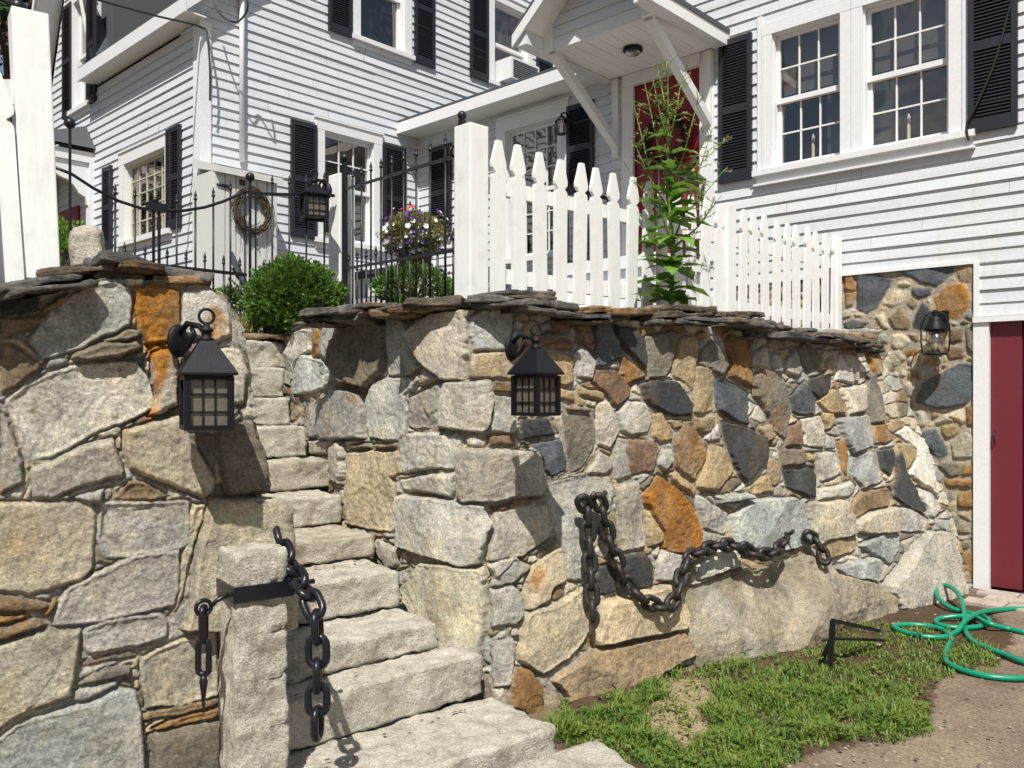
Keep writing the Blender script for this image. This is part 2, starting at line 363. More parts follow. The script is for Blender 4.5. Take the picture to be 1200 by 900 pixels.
    for ids in np.split(order, cut):
        lb_ = label.ravel()[ids[0]]
        if lb_ < 0: continue
        r_ = np.random.RandomState((seed*7919+int(lb_)*31) % 2**31)
        if lb_ < 1000: cn, hh, _ = stones[lb_]
        else: cn, hh = keys[r_.randint(len(keys))], .018
        base = np.array(PAL[cn[0]])*(.88+.24*r_.rand()); base = base*(1+np.array([.03, 0, -.03])*r_.randn())*np.array([1.01, 1.0, .97])
        if hh is None: hh = (.028+.015*r_.rand())*hscale
        u_ = fu[ids]; z_ = fz[ids]; du = u_-u_.mean(); dz = z_-z_.mean(); dd = fd[ids]
        ext = max(.05, min(.5, math.sqrt(max(1e-4, du.std()*dz.std()))*2))
        fac = np.full(ids.shape, 1e9)
        for q in range(r_.randint(2, 5)):
            g = r_.randn(2)*.13; fac = np.minimum(fac, r_.rand()*.25*ext*.3+g[0]*du+g[1]*dz)
        fac = np.clip(fac, -.03, .022)
        rr = (.009+.007*r_.rand()); e = np.clip(dd/rr, 0, 1); prof = np.sqrt(1-(1-e)**2)
        soft = np.clip(.35+dd/.03, 0, 1)
        sl_ = cn[0] in 'sd'
        crk = np.clip(1-np.abs(fbm(u_*4.5+lb_, z_*4.5, 91, 3))*22, 0, 1)*np.clip(fbm(u_*3, z_*3, 93)*3, 0, 1)
        ff_ = ff[ids]-.006*crk*(dd > .01)
        if hh > .15: hh = hh*np.clip((z_.max()-z_)/(np.ptp(z_)*.62), .22, 1)**.8*(1+.25*fbm(u_*2.5, z_*2, 19))+.05*np.abs(fbm(u_*4, z_*1.6, 27))+.03*fbm(u_*7, z_*5, 28)+.16*np.minimum(0, (u_-u_.min())-.32-.5*(z_.max()-z_))+np.min([ (r_.rand()*.05+(r_.randn()*.22)*(u_-np.median(u_))+(r_.randn()*.25)*(z_-z_.mean())) for _q in range(4)], axis=0).clip(-.07, .03)
        fH[ids] = np.maximum((hh+fac*soft*(.75 if lb_ < 1000 else .3))*prof+ff_*(.5 if sl_ else 1.0)*np.clip(dd/.01, 0, 1), -.005)
        cc = base[None, :]*(1-.3*crk)[:, None]*(1+ (.35*(fbm(u_*7, z_*7, int(lb_) % 97))+.18*(fr[ids]-.2))[:, None])
        if cn[0] in 'oOR':                               # iron-stained stone: orange, brown and bare grey in veins
            k1 = np.clip(.42+1.5*fbm(u_*9, z_*6, 61+int(lb_) % 17), 0, 1)[:, None]; k2 = np.clip(-.12+1.9*fbm(u_*6, z_*4, 71+int(lb_) % 17), 0, .85)[:, None]; k3 = np.clip(1-np.abs(fbm(u_*11, z_*7, 81+int(lb_) % 17))*14, 0, 1)[:, None]*.6
            kk = .42 if cn[0] != 'o' else .6; cc = cc*(1-kk*k1)+np.array([.19, .095, .035])*kk*k1; k2 = k2*(.35 if cn[0] != 'o' else .9); cc = cc*(1-k2)+np.array([.42, .36, .26])*k2; cc = cc*(1-k3)+np.array([.10, .06, .035])*k3
        # weathering: brown rims and iron stain of the stone itself
        st = np.clip(fbm(u_*5+lb_, z_*3, 55+int(lb_) % 13)*1.6-.25, 0, 1)*(.75 if cn[0] in 'tnobwr' else .35 if cn[0] in 'sd' else .25)*r_.rand()
        cc = cc*(1-st[:, None])+np.array([.36, .20, .07])*st[:, None]
        fc[ids] = cc
    for c, amt, pl in stains:
        dd = sdf(pl, wx, wy); a = np.clip((dd+2.5)/6, 0, 1)*np.clip(.62+1.1*fbm(px/14, py/30, seed+33), .1, 1)*(amt or .85)
        col[:] = col*(1-a[..., None])+np.array(PAL[c[0]])*a[..., None]
    def blur(a):
        p_ = np.pad(a, ((1, 1), (1, 1))+((0, 0),)*(a.ndim-2), mode='edge'); return (p_[:-2, 1:-1]+p_[2:, 1:-1]+p_[1:-1, :-2]+p_[1:-1, 2:]+2*p_[1:-1, 1:-1])/6
    H = blur(H); col = blur(col)
    A2 = A+na*H; B2 = B+nb*H
    # cap the top and give the wall its thickness
    rowsA = np.vstack([A2, A2[-1]+back[0]*thick, A2[-1]+back[0]*thick]); rowsB = np.vstack([B2, B2[-1]+back[1]*thick, B2[-1]+back[1]*thick])
    rowsZ = np.vstack([zz, zz[-1], zz[-1]-1.2]); colr = np.concatenate([col, np.full((2, nc, 3), .2)])
    nv = rowsA.size; v = np.stack([rowsA, rowsB, rowsZ], -1).reshape(-1, 3); r2 = nr+2
    i = np.arange(r2-1)[:, None]*nc+np.arange(nc-1)[None, :]
    f = np.stack([i, i+1, i+nc+1, i+nc], -1).reshape(-1, 4)
    me = bpy.data.meshes.new(name); me.vertices.add(nv); me.vertices.foreach_set('co', v.ravel().astype(np.float32))
    me.loops.add(f.size); me.loops.foreach_set('vertex_index', f.ravel().astype(np.int32)); me.polygons.add(len(f))
    me.polygons.foreach_set('loop_start', (np.arange(len(f))*4).astype(np.int32))
    me.update(calc_edges=True); me.polygons.foreach_set('use_smooth', np.ones(len(f), bool))
    ca = me.color_attributes.new('Col', 'FLOAT_COLOR', 'POINT')
    ca.data.foreach_set('color', np.concatenate([np.clip(colr.reshape(-1, 3), .01, .9), np.ones((nv, 1))], 1).ravel().astype(np.float32))
    me.materials.append(M['stone']); me.update()
    return link(name, me, parent)

LEFT = parse("""
A g 125,800 210,690 300,600 430,520 540,510 615,560 618,725 490,775 400,830 330,850 200,893
A o 625,548 760,535 838,560 845,730 822,805 680,815 650,740 636,650
A g 850,560 980,555 1070,640 1080,785 1010,805 840,760 850,650
A w@.07 340,855 480,805 640,800 668,832 560,872 400,897 328,882
A w 470,798 600,742 655,748 655,785 510,806
A b 190,645 310,570 325,600 260,660 195,675
A b 0,690 150,680 230,692 150,745 0,795
A d 0,600 170,585 180,640 10,680
E b 0,10 60,20 180,85 192,130 60,230 5,258
A t 0,790 100,790 210,900 185,915 100,830 0,795
E g 20,280 110,200 330,110 560,85 640,90 710,200 725,310 600,380 480,420 320,510 150,570 100,500 60,380
E g 710,55 800,35 832,60 830,300 740,345 690,350 735,250 705,170
E g 1010,40 1120,35 1150,150 1140,300 1090,300 1080,190
E G 0,330 40,380 105,560 105,660 0,712
E G 135,600 380,490 530,450 580,600 570,640 500,645 350,690 240,738 160,730
E G 340,725 490,680 480,760 380,755
E t 570,415 700,380 830,338 870,420 880,430 930,520 1002,640 990,710 950,738 830,690 690,635 600,600 570,500
E w 885,430 1010,440 1000,625 950,540
E w 1030,380 1180,370 1220,560 1230,712 1062,725 1020,600 1015,470
E b 520,740 600,650 680,655 790,730 720,745
P t -30,586 105,588 113,600 110,665 95,680 35,697 -30,688
P G 119,588 222,586 223,640 165,655 125,654 112,630
P t@.09 246,584 330,583 330,650 330,740 210,738 222,700 228,640
P t@.03 226,590 242,590 226,640 210,710 200,725 205,690
I G 205,330 240,210 400,130 560,60 690,60 690,180 670,270 540,308 380,342 200,355
I t -60,440 180,362 310,360 302,460 270,620 100,680 40,712 -60,790
I G 318,360 400,330 620,297 645,350 640,390 520,432 340,460 315,430
I w 300,490 500,442 530,470 400,492 310,507
I w 280,573 400,512 505,500 500,540 300,577
I G 268,642 280,600 440,557 450,580 320,640
I b -40,230 100,250 180,260 200,290 100,300 -40,300
I o -40,308 100,308 120,325 0,345 -40,350
I b -40,360 150,325 185,350 100,380 -40,418
I o 160,312 215,232 222,262 190,322
I G -60,820 60,722 270,657 450,592 520,602 545,680 560,960 -60,960
I t 540,480 600,430 835,365 835,620 700,660 560,670 535,560
I b 545,690 660,662 835,627 835,652 700,692 550,717
I o 590,742 700,695 835,664 835,705 700,732 600,752
I w 570,772 700,737 840,722 840,960 582,960
""")
LEFT_ST = parse("""
A R@.9 972,620 1020,640 1050,700 1058,790 985,800 970,700
A R@.85 630,545 845,535 838,640 790,660 780,815 690,815 650,700
A R@.8 612,600 650,555 660,740 625,740
E R@.95 660,0 850,0 845,50 800,60 700,90 665,40
E R@.95 690,30 790,35 780,150 745,240 760,310 720,365 690,385 665,375 705,300 712,180
E R@.5 780,40 835,60 825,160 790,250
E O@.5 330,155 362,150 365,175 332,178
E O@.5 570,420 620,400 640,470 580,520
E O@.4 0,640 20,650 20,690 0,700
I O@.4 0,335 120,325 100,350 0,370
""")
LONG = parse("""
P g 334,450 336,420 342,395 350,385 368,385 366,410 350,430 345,453
B G 310,860 320,740 340,690 440,680 430,740 380,840 340,890
B o 268,860 283,740 312,742 305,860 285,890
P w@.07 392,428 396,400 412,384 437,373 456,382 456,427 434,457 408,449
P G 455,372 466,366 480,382 487,412 494,432 478,440 457,441
P g@.06 481,390 510,366 548,362 549,390 546,446 522,446 498,428 487,405
P p 552,372 565,362 600,362 600,385 592,400 592,412 553,412 550,395
P t 552,415 590,411 600,430 598,445 549,442
F p 180,250 175,150 240,60 330,90 340,160 330,220 260,250
F r 90,220 170,225 165,255 90,255
F G 260,310 320,240 332,300 300,440 250,450
F G@.06 300,430 320,300 390,210 510,250 520,330 520,460 350,460
F g 515,290 560,190 640,165 730,170 745,200 702,250 720,330 700,440 680,465 540,455 525,340
F G 720,222 770,150 782,180 740,240
F G 720,402 730,260 880,190 890,300 862,330 870,405 750,415
F g 790,120 878,180 780,210 775,190
F g@.07 882,260 905,190 1080,178 1085,250 1075,400 1050,430 880,400 870,350
F b 1100,185 1200,192 1200,248 1100,240
F g 1090,258 1200,265 1210,430 1085,430
F g 230,530 250,460 350,460 345,527
F G 355,500 410,465 430,500 415,675 350,640
F w 450,490 540,475 550,500 450,507
F w 560,480 670,475 675,495 560,502
F t 430,520 560,507 680,510 690,620 640,640 680,860 640,890 520,880 425,860 430,700
F g 687,500 712,430 960,430 985,460 960,560 950,600 860,600 690,620
F g 680,652 780,632 950,612 950,690 930,730 780,710 690,700
F G@.07 965,510 1010,500 1190,505 1215,560 1220,720 1080,752 980,755 955,690
F p 995,445 1030,435 1065,465 1060,495 1005,490
F r 1070,443 1200,438 1200,490 1080,490
P g@.07 470,580 525,585 565,592 573,612 568,660 540,663 470,640
P g 575,598 600,596 640,592 648,615 640,630 610,652 573,658
F r 1080,770 1200,742 1190,782 1100,797
J g 455,60 470,20 560,60 545,130 510,137
J G 530,152 590,130 580,200 540,200
J p 515,280 570,262 622,310 580,322
J t@.08 585,200 650,110 880,130 890,370 870,470 760,480 660,440 665,350 590,250
K G 0,100 70,120 0,190 -82,205 -82,182
K p -91,120 -60,95 0,85 60,120 0,105 -70,180
K g -87,215 0,192 30,230 45,300 10,345 -80,360
J b 890,380 940,375 900,402
K G 0,362 25,360 20,388 -10,395
J G 905,420 985,402 985,580 910,590
J w 785,640 890,537 912,630
P g 638,565 670,558 712,557 717,572 712,600 700,620 684,630 684,680 660,678 655,640 640,600
K t 35,230 60,140 150,60 188,50 210,170 150,210 140,250 80,292 50,290
K t@.06 10,460 50,300 150,270 280,190 286,290 290,360 240,440 110,545 20,490
K o@.07 0,515 60,520 100,570 100,690 40,690 -30,655
K q 108,590 170,612 215,690 220,730 120,720
K q@.07 140,560 300,440 640,375 692,410 690,460 560,530 490,590 380,650 300,720 220,740 200,620
K t@.09 300,402 335,260 580,192 640,212 640,250 672,322 640,365 430,400 310,425
K d 325,130 395,108 388,228 330,235 318,180
K d 425,80 500,65 530,110 535,180 520,213 450,210 420,150
P O@.05 750,582 770,557 790,572 808,592 820,624 818,640 800,648 775,646 765,615
K p 555,130 570,50 650,80 640,140 610,185 545,180
K p 690,120 780,65 870,70 870,130 790,150 710,177
P P@.20 806,690 838,678 900,668 943,650 958,650 964,668 1022,683 1040,700 1030,730 1000,745 972,760 930,775 900,787 870,790 815,792 798,735
K b 560,545 690,500 705,545 640,585 540,610
P n 960,630 1000,628 1000,645 973,656 955,650
L G@.09 230,132 400,87 420,110 402,188 300,180
L G 335,45 420,0 500,0 500,60 460,118 400,82
L t 420,120 457,120 440,180 422,187
P g@.10 1031,686 1060,650 1082,622 1105,622 1115,650 1125,690 1115,705 1070,712 1040,712
C b 130,760 210,748 215,800 140,832
C b 290,722 350,700 370,760 365,840 300,790
P s 693,378 710,375 722,400 725,418 705,430 695,428
P d 717,378 745,385 755,400 757,425 752,432 735,415 720,395
P w 757,394 790,387 793,402 785,430 778,442 760,443 758,415
P n 795,395 815,390 817,400 810,460 800,450 785,440
P w 817,412 832,397 848,415 850,430 840,441 815,427
P o 848,400 853,393 877,398 878,420 880,458 853,442
C b 820,772 890,752 900,792 850,802
P G 880,412 895,404 900,420 895,432 878,430
G n 145,60 220,45 280,80 285,200 240,220 200,200
G p 270,60 320,15 380,90 370,180 300,165
G b 140,0 280,0 260,40 160,40
G r 290,0 380,0 370,50 320,20
G r 380,130 490,130 550,220 550,260 490,315 430,250 375,190
G o 500,60 630,160 530,205 510,150
G n 300,212 420,240 430,285 310,260
G n 210,222 290,232 290,290 210,270
G w 240,312 350,312 360,335 250,330
G d@.05 590,202 660,182 760,187 830,290 820,350 730,355 640,310 610,260
G p 490,340 540,280 620,290 640,350 635,430 540,445 500,420
G n 640,342 690,332 740,420 740,460 680,475 650,450
G n 710,370 790,362 790,410 745,412
G o 750,480 790,370 840,370 890,470 900,530 840,660 760,590
G n 840,330 850,120 930,120 932,330 880,340
G s 940,172 980,172 1100,250 1100,390 1000,360 945,330
G p 390,290 430,270 480,340 490,430 450,500 400,480 385,380
G G 480,450 530,460 530,560 550,630 470,650 460,600
G r 540,460 670,470 680,520 660,610 550,630 540,540
G G 690,500 740,500 750,560 710,610 680,580
G n 730,622 770,610 850,690 840,725 770,680
G n 860,682 920,480 980,490 1030,600 960,700 880,700
G d 980,382 1050,382 1180,450 1180,550 1090,670 1050,622 1000,500
G n 840,350 940,350 930,430 870,430
G p 890,450 960,382 970,460 910,470
G G 400,510 460,540 470,580 430,625 330,625 380,560
G w 240,350 360,340 385,400 380,490 320,600 260,620 245,480
G d 30,370 160,350 200,440 40,460
G s 80,480 220,460 250,590 180,640 140,600
G g@.06 0,510 110,500 150,680 120,720 0,735 -5,600
G r 0,742 150,720 60,770 0,780
P G 718,570 745,563 750,590 755,640 728,645 722,600
P y 705,600 718,600 724,640 712,640 700,625
G n 622,790 720,882 700,930 640,960 622,900
G G 850,722 880,722 1000,800 1000,880 990,905 890,880
G G@.07 940,722 1100,710 1100,740 960,762
P g@.06 853,602 878,585 930,582 938,600 946,622 946,640 900,648 858,640
G n 1090,690 1160,632 1200,622 1215,700 1110,725
P n 885,500 900,495 908,512 893,518
P w 879,440 890,433 905,437 922,455 925,490 918,515 905,505 893,480 882,465
H G 0,50 40,60 55,150 10,150
H G 60,110 110,20 130,60 150,130 120,170 70,150
H w 130,30 170,0 210,40 220,110 180,150 150,100
H n 220,90 240,70 255,140 225,140
H n 250,100 290,77 300,150 260,160
H p 305,110 330,60 390,150 390,195 310,185
H G 340,50 410,80 420,180 395,185
H d 190,172 270,150 290,180 280,240 220,270 180,240
H s 100,260 160,190 215,270 210,340 140,350 115,330
H n 220,280 300,222 350,300 350,338 270,340
H g 330,222 440,197 450,320 370,345 350,290
H w 450,160 480,150 530,260 550,380 480,390 450,280
H o 455,60 520,80 530,150 490,170
H r 90,402 150,372 160,490 80,490
H o 0,412 40,470 0,490
H g 150,370 240,345 265,440 240,500 170,480
H n 250,340 300,332 300,380 270,420
H G 320,362 460,342 480,440 480,490 380,525 350,470
H o 480,402 545,390 580,460 540,485 485,480
H w 40,502 160,502 175,570 60,585
H g 215,522 300,517 345,620 240,660
H o 310,470 350,455 370,640 340,600
H G 370,540 480,517 530,650 430,695 390,640
H d 500,512 580,502 590,570 560,630 520,600
H d 65,597 200,592 220,620 215,740 150,720 80,680
H p 225,690 380,657 400,700 360,730 225,745
H b 380,770 420,712 560,682 580,730 560,770 470,790 400,835
H n 0,540 50,570 55,620 40,660 -10,690
P t@.06 943,590 985,586 996,608 1000,626 948,642
H g@.06 395,852 470,802 580,772 605,880 600,900 400,900
H G 585,772 660,782 740,840 720,900 610,890
H d 590,540 620,512 640,600 720,790 690,810 590,730
H y 600,482 660,482 690,520 650,600
H p 585,440 640,402 720,460 770,600 790,740 700,660 660,620 690,540 650,480
H p 690,682 740,702 800,790 750,830
""")
LONG_ST = parse("""
F o@.7 450,235 515,250 515,320 480,300 440,290
K O@.7 50,190 90,130 120,150 80,220
K o@.8 0,530 45,525 30,640 0,650
K o@.35 440,470 470,480 480,560 450,540
K b@.4 250,440 450,400 460,470 260,500
J b@.45 700,160 790,150 770,470 690,430
G o@.6 165,350 215,350 215,430 190,420
G O@.5 250,360 280,370 270,430 250,410
H O@.5 0,350 90,250 100,360 60,480 20,430
P b@.5 885,470 918,470 918,512 905,505
H O@.7 455,60 480,70 500,170 480,150
H O@.6 545,390 580,440 580,470 560,480
H O@.5 560,600 590,570 590,630 565,630
K d@.35 830,130 880,120 900,250 850,300
K d@.3 760,170 800,160 830,330 790,300
K g@.5 700,200 780,180 870,420 900,480 800,470
L d@.45 50,95 95,65 115,190 95,300 75,210
L d@.4 0,130 30,110 45,260 20,330
L w@.5 300,185 350,180 340,330 310,300
L d@.45 145,80 192,70 200,190 190,280 165,190
""")
CLAD = parse("""
D o 355,480 410,480 410,570 355,560
D o 355,572 410,572 400,630 360,640
D s 420,480 500,470 585,510 560,560 520,640 470,675 410,640
D s 575,460 640,435 760,420 880,425 880,480 840,510 790,545 720,525 640,490
D o 890,430 970,430 970,530 900,520 880,480
D t 540,600 590,552 670,562 660,610 590,640 545,630
D s 670,552 770,547 770,580 720,600 680,570
D O 780,600 840,532 920,530 945,580 945,640 890,700 830,690 790,650
D t 600,517 650,512 690,542 610,542
D b 640,612 700,592 710,622 680,660
D b 565,682 620,632 670,700 670,750 590,740
D t 500,682 540,662 580,740 540,740
D d 690,682 730,607 790,670 760,700 740,740 680,740
D s 355,712 400,692 480,702 440,740 370,760
D r 850,742 910,732 915,800 850,810
D w 920,732 980,732 980,890 930,840
D r 830,822 910,820 920,870 850,890
D o 640,842 700,832 705,900 650,880
D t 580,762 640,762 680,802 620,850 580,822
H s 690,292 720,200 800,150 900,100 970,110 965,260 930,300 810,325
H r 530,182 640,177 640,260 580,290 545,240
H p 640,192 690,182 690,260 650,270
H s 550,312 640,305 640,370 590,430
H t 830,350 920,312 940,370 910,390
H o 925,307 975,302 970,400 935,400
H y 810,402 890,392 900,440 850,460 815,440
H t 850,480 920,422 970,450 970,550 870,550
H s 720,422 790,402 850,530 800,545 725,480
H G 690,322 735,342 745,400 700,400
H G 775,380 830,342 880,380 800,390
H w 785,572 860,557 940,570 900,630 860,640
H o 920,577 975,572 970,630 910,625
H o 830,642 970,642 960,690 840,690
H o 890,712 970,702 970,780 890,780
H w 795,712 870,702 880,740 800,770
H w 840,850 890,822 960,900 840,900
L o 690,90 790,60 795,170 770,190 720,140
H t 880,800 950,795 965,850 900,820
H t 650,60 700,30 700,90 660,110
H t 550,60 620,40 660,80 600,130
""")
# plan of the walls (house axes), each level a polyline
RX, RY = 1.844, 3.046
left_wall = stone_wall('stone_retaining_wall',
    [(0.0, [(-.55, 3.56), (.921, 3.225), (1.88, 3.03), (1.94, 4.6)]), (1.12, [(-.55, 3.57), (.921, 3.24), (1.845, 3.045), (1.9, 4.6)]),
     (1.18, [(-.55, 3.57), (.921, 3.24), (1.80, 3.055), (1.88, 4.6)]), (2.1, [(-.55, 3.60), (.921, 3.27), (1.70, 3.10), (1.84, 4.6)])],
    [1.93, 1.98, 1.86, 1.9], -.12, .0046, LEFT, LEFT_ST, (22, 'gGtwG'), (.36, .325, .26), 11, mort_depth=.03,
    crest=([-300, 0, 60, 120, 160, 235, 262, 276, 300], [352, 352, 345, 326, 328, 331, 345, 385, 392]))
tag(left_wall, 'tall wall of big pale granite boulders left of the stone steps', 'stone wall', kind='thing')

long_wall = stone_wall('stone_retaining_wall',
    [(0.0, [(3.52, 5.9), (3.28, 4.75), (3.08, 4.3), (2.95, 3.55), (2.93, 3.18), (3.07, 2.93), (4.42, 2.63), (6.54, 2.30), (7.70, 2.04)]),
     (0.9, [(3.52, 5.9), (3.28, 4.75), (3.09, 4.3), (3.03, 3.6), (2.98, 3.3), (3.05, 3.06), (4.55, 2.74), (6.50, 2.46), (7.70, 2.30)]),
     (2.1, [(3.50, 5.9), (3.27, 4.95), (3.13, 4.3), (3.07, 3.7), (3.05, 3.4), (3.06, 3.20), (4.80, 2.81), (6.40, 2.72), (7.70, 2.79)])],
    [1.96, 1.98, 1.98, 1.98, 1.98, 1.98, 2.0, 1.99, 1.93], -.12, .005, LONG, LONG_ST, (17, 'gGtgGwbn'), (.38, .345, .275), 23, mort_depth=.03, back=(.7, .7),
    crest=([300, 335, 360, 420, 470, 540, 600, 640, 700, 760, 800, 860, 900, 960, 1030], [392, 386, 380, 375, 370, 364, 361, 366, 373, 377, 381, 385, 391, 400, 408]))
tag(long_wall, 'long multicoloured fieldstone wall between the steps and the dark red door', 'stone wall', kind='thing')

# ------------------------------------------------------------------ hewn blocks
def rough_block(name, corners, m, parent=None, res=.03, rad=.012, amp=.010, seed=0, wob=0.0, world=True, lay=0.0):
    """corners: 8 points, bottom ccw then top; a worn block with rounded arrises and a chiselled face"""
    P = [Vector(p) for p in corners]
    lx = max((P[1]-P[0]).length, (P[2]-P[3]).length); ly = max((P[3]-P[0]).length, (P[2]-P[1]).length); lz = max((P[i+4]-P[i]).length for i in range(4))
    n = [max(2, min(70, int(l/res)+1)) for l in (lx, ly, lz)]; idx = {}; vs = []; fs = []
    c0 = sum(P, Vector())/8; lens = (lx, ly, lz)
    def warp(i):                                        # extra rows hug the arrises
        return i
    def pt(i, j, k):
        key = (i, j, k)
        if key in idx: return idx[key]
        u = [i/n[0], j/n[1], k/n[2]]
        def tri(u, v, w_):
            a = P[0].lerp(P[1], u).lerp(P[3].lerp(P[2], u), v); b = P[4].lerp(P[5], u).lerp(P[7].lerp(P[6], u), v); return a.lerp(b, w_)
        p = tri(*u)
        nrm = Vector(); q = []
        for a in range(3):
            d = min(u[a], 1-u[a])*lens[a]; q.append(d)
        # rounded arris: how many faces meet here
        r = rad*(.6+1.3*abs(mn.noise(p*9+Vector((seed, 0, 0)))))
        on = [a for a in range(3) if q[a] < 1e-6]
        axes = [(P[1]-P[0]).normalized(), (P[3]-P[0]).normalized(), (P[4]-P[0]).normalized()]
        for a in on: nrm += axes[a]*(1 if u[a] > .5 else -1)
        if len(on) >= 2: p = p-nrm*(r*.42 if len(on) == 2 else r*.55)
        elif len(on) == 1:
            near = min(q[a] for a in range(3) if a not in on)
            if near < r*1.5: p = p-nrm*r*.16*(1-near/(r*1.5))
        nn = nrm.normalized()
        o = Vector((seed*3.7, seed*1.3, 0))
        d = mn.fractal(p*9+o, 1.0, 2.0, 4)*amp+mn.fractal(p*32+o, 1.0, 2.0, 3)*amp*.45
        if lay: d += lay*(mn.noise(Vector((p.x*2.5+seed, p.y*2.5, p.z*75)))+.5*mn.noise(Vector((p.x*7+seed, p.y*7, p.z*160)))) if abs(nn.z) < .5 else lay*.5*mn.noise(p*12+o)
        p = p+nn*d
        if wob: p = p+Vector((mn.noise(p*5+o), mn.noise(p*5+o+Vector((9, 0, 0))), .35*mn.noise(p*4+o+Vector((0, 9, 0)))))*wob
        idx[key] = len(vs); vs.append(tuple(p)); return idx[key]
    for a in range(3):
        b_, c_ = (a+1) % 3, (a+2) % 3
        for side in (0, n[a]):
            for i in range(n[b_]):
                for j in range(n[c_]):
                    def kk(x, y):
                        k = [0, 0, 0]; k[a] = side; k[b_] = x; k[c_] = y; return pt(*k)
                    f = [kk(i, j), kk(i+1, j), kk(i+1, j+1), kk(i, j+1)]
                    fs.append(f if side else f[::-1])
    me = bpy.data.meshes.new(name); me.from_pydata(vs, [], fs); me.polygons.foreach_set('use_smooth', [True]*len(fs)); me.materials.append(m); me.update()
    return link(name, me, parent, world)

# ------------------------------------------------------------------ stone steps
steps = thing('stone_steps', 'rough granite steps climbing between the two stone walls', 'steps', (2.4, 3.0, 0))
def step(z0, z1, xl, yl, xr, yr, depth, m, seed, slope=.10):
    """front arris from photo points on the tread height"""
    p = on_z(xl, yl, z1) if z1 < 1.2 else None; q = on_z(xr, yr, z1) if z1 < 1.2 else None
    return p, q
def step_pts(z0, z1, al, bl, ar, br, depth, m, seed, back_r=None):
    f0, f1 = Vector((al, bl, 0)), Vector((ar, br, 0)); d = Vector((f1.y-f0.y, f0.x-f1.x, 0)).normalized()*-1
    if d.y < 0: d = -d
    dd = d*depth
    g0 = f0+dd; g1 = f1+dd if back_r is None else Vector((back_r[0], back_r[1], 0))
    rough_block('step', [(f0.x, f0.y, z0), (f1.x, f1.y, z0), (g1.x, g1.y, z0), (g0.x, g0.y, z0), (f0.x, f0.y, z1), (f1.x, f1.y, z1), (g1.x, g1.y, z1), (g0.x, g0.y, z1)],
                m, steps, .014, .006, .013, seed, .011)
GR, GW = M['granite'], M['granite_warm']
step_pts(-.15, .12, 1.35, 2.62, 2.89, 2.44, .62, GR, 1, (2.96, 2.92))
step_pts(.132, .33, 1.80, 3.05, 2.93, 2.94, .5, GR, 2)
step_pts(.342, .466, 1.75, 3.26, 2.83, 3.15, .6, GR, 3)
step_pts(.482, .668, 1.75, 3.66, 2.86, 3.49, .6, GR, 4)
step_pts(.68, .80, 1.75, 4.02, 2.97, 3.86, .7, GW, 5)
step_pts(.81, .98, 1.75, 4.46, 3.07, 4.29, .7, GR, 6)
step_pts(.99, 1.165, 1.75, 4.80, 3.27, 4.62, .6, GW, 7)
step_pts(1.178, 1.375, 1.75, 5.05, 3.22, 4.90, .6, GR, 8)
step_pts(1.386, 1.56, 1.75, 5.22, 3.20, 5.08, .6, GR, 9)
step_pts(1.57, 1.77, 1.75, 5.40, 3.26, 5.24, .5, GR, 10)
step_pts(1.78, 1.965, 1.75, 5.55, 2.96, 5.42, .5, GR, 12)
step_pts(1.775, 1.96, 2.985, 5.43, 3.40, 5.39, .5, GR, 15)
s0 = rough_block('granite_slab', [tuple(on_z(x, y, 0.0)+Vector((0, 0, h))) for h in (-.12, .06) for x, y in ((560, 990), (790, 948), (700, 878), (560, 925))], GR, None, .03, .02, .008, 14)
tag(s0, 'flat granite slab at the foot of the stone steps beside the grass', 'stone slab', kind='thing')

# ------------------------------------------------------------------ granite post with iron strap
gp = thing('granite_post', 'square split-granite post wearing an iron strap at the foot of the steps', 'stone post', (1.80, 2.80, 0))
# arrises surveyed at three corners
na_, nb_ = Vector((-math.sin(R(-10)), -math.cos(R(-10)), 0)), None
fx = Vector((math.cos(R(-11)), math.sin(R(-11)), 0)); fy = Vector((-fx.y, fx.x, 0))
PC = at(276, 700, 3.08); PC.z = 0                       # nearest arris
PW = .205
def pf(u, v, z): return PC+fx*u+fy*v+Vector((0, 0, z))
PT = HC-.188*3.08
rough_block('shaft', [pf(0, 0, -.1), pf(PW, 0, -.1), pf(PW, PW, -.1), pf(0, PW, -.1), pf(.0, 0, PT-.015), pf(PW-.015, 0, PT), pf(PW-.015, PW, PT), pf(0, PW, PT-.01)], GR, gp, .0085, .007, .012, 21)
zs = PT-.18
sh_ = [o for o in gp.children if o.name.startswith('shaft')][0].data       # drill-mark notches left by the splitting wedges
for v in sh_.vertices:
    p = Vector(v.co)-PC; u_, v_ = p.dot(fx), p.dot(fy)
    for k, zk in enumerate((PT-.125, PT-.30, PT-.47, PT-.65)):
        if v_ < .03 and u_ > PW*(.60+.05*k % .1) and abs(p.z-zk-(u_-PW)*.12) < .008: v.co = Vector(v.co)+fy*.016-fx*(.008 if u_ > PW-.02 else 0)
m = MB()
for (u0, u1, v0, v1) in ((-.012, PW+.010, -.015, -.006), (-.0119, -.005, -.0059, PW+.01), (PW+.004, PW+.0099, -.0059, PW+.01)):
    p = [pf(u0, v0, zs), pf(u1, v0, zs+.0), pf(u1, v1, zs), pf(u0, v1, zs)]
    m.hexa([tuple(q) for q in p]+[tuple(q+Vector((0, 0, .058))) for q in p])
m.build('iron_strap', M['chain'], gp)
m = MB(); eye = pf(-.016, .02, zs+.03); rc_ = at(238.5, 712, 3.05)
m.tube([eye, eye.lerp(rc_, .5), rc_+fx*.026], .008); m.tube([rc_+fx*math.cos(a)*.027+Vector((0, 0, math.sin(a)*.027)) for a in [i*.42 for i in range(15)]], .0075, closed=True)
m.build('hook', M['chain'], gp)
m = MB(); eye2 = pf(PW+.01, -.0, zs+.04); m.tube([eye2, eye2+fx*.05, eye2+fx*.085], .01)
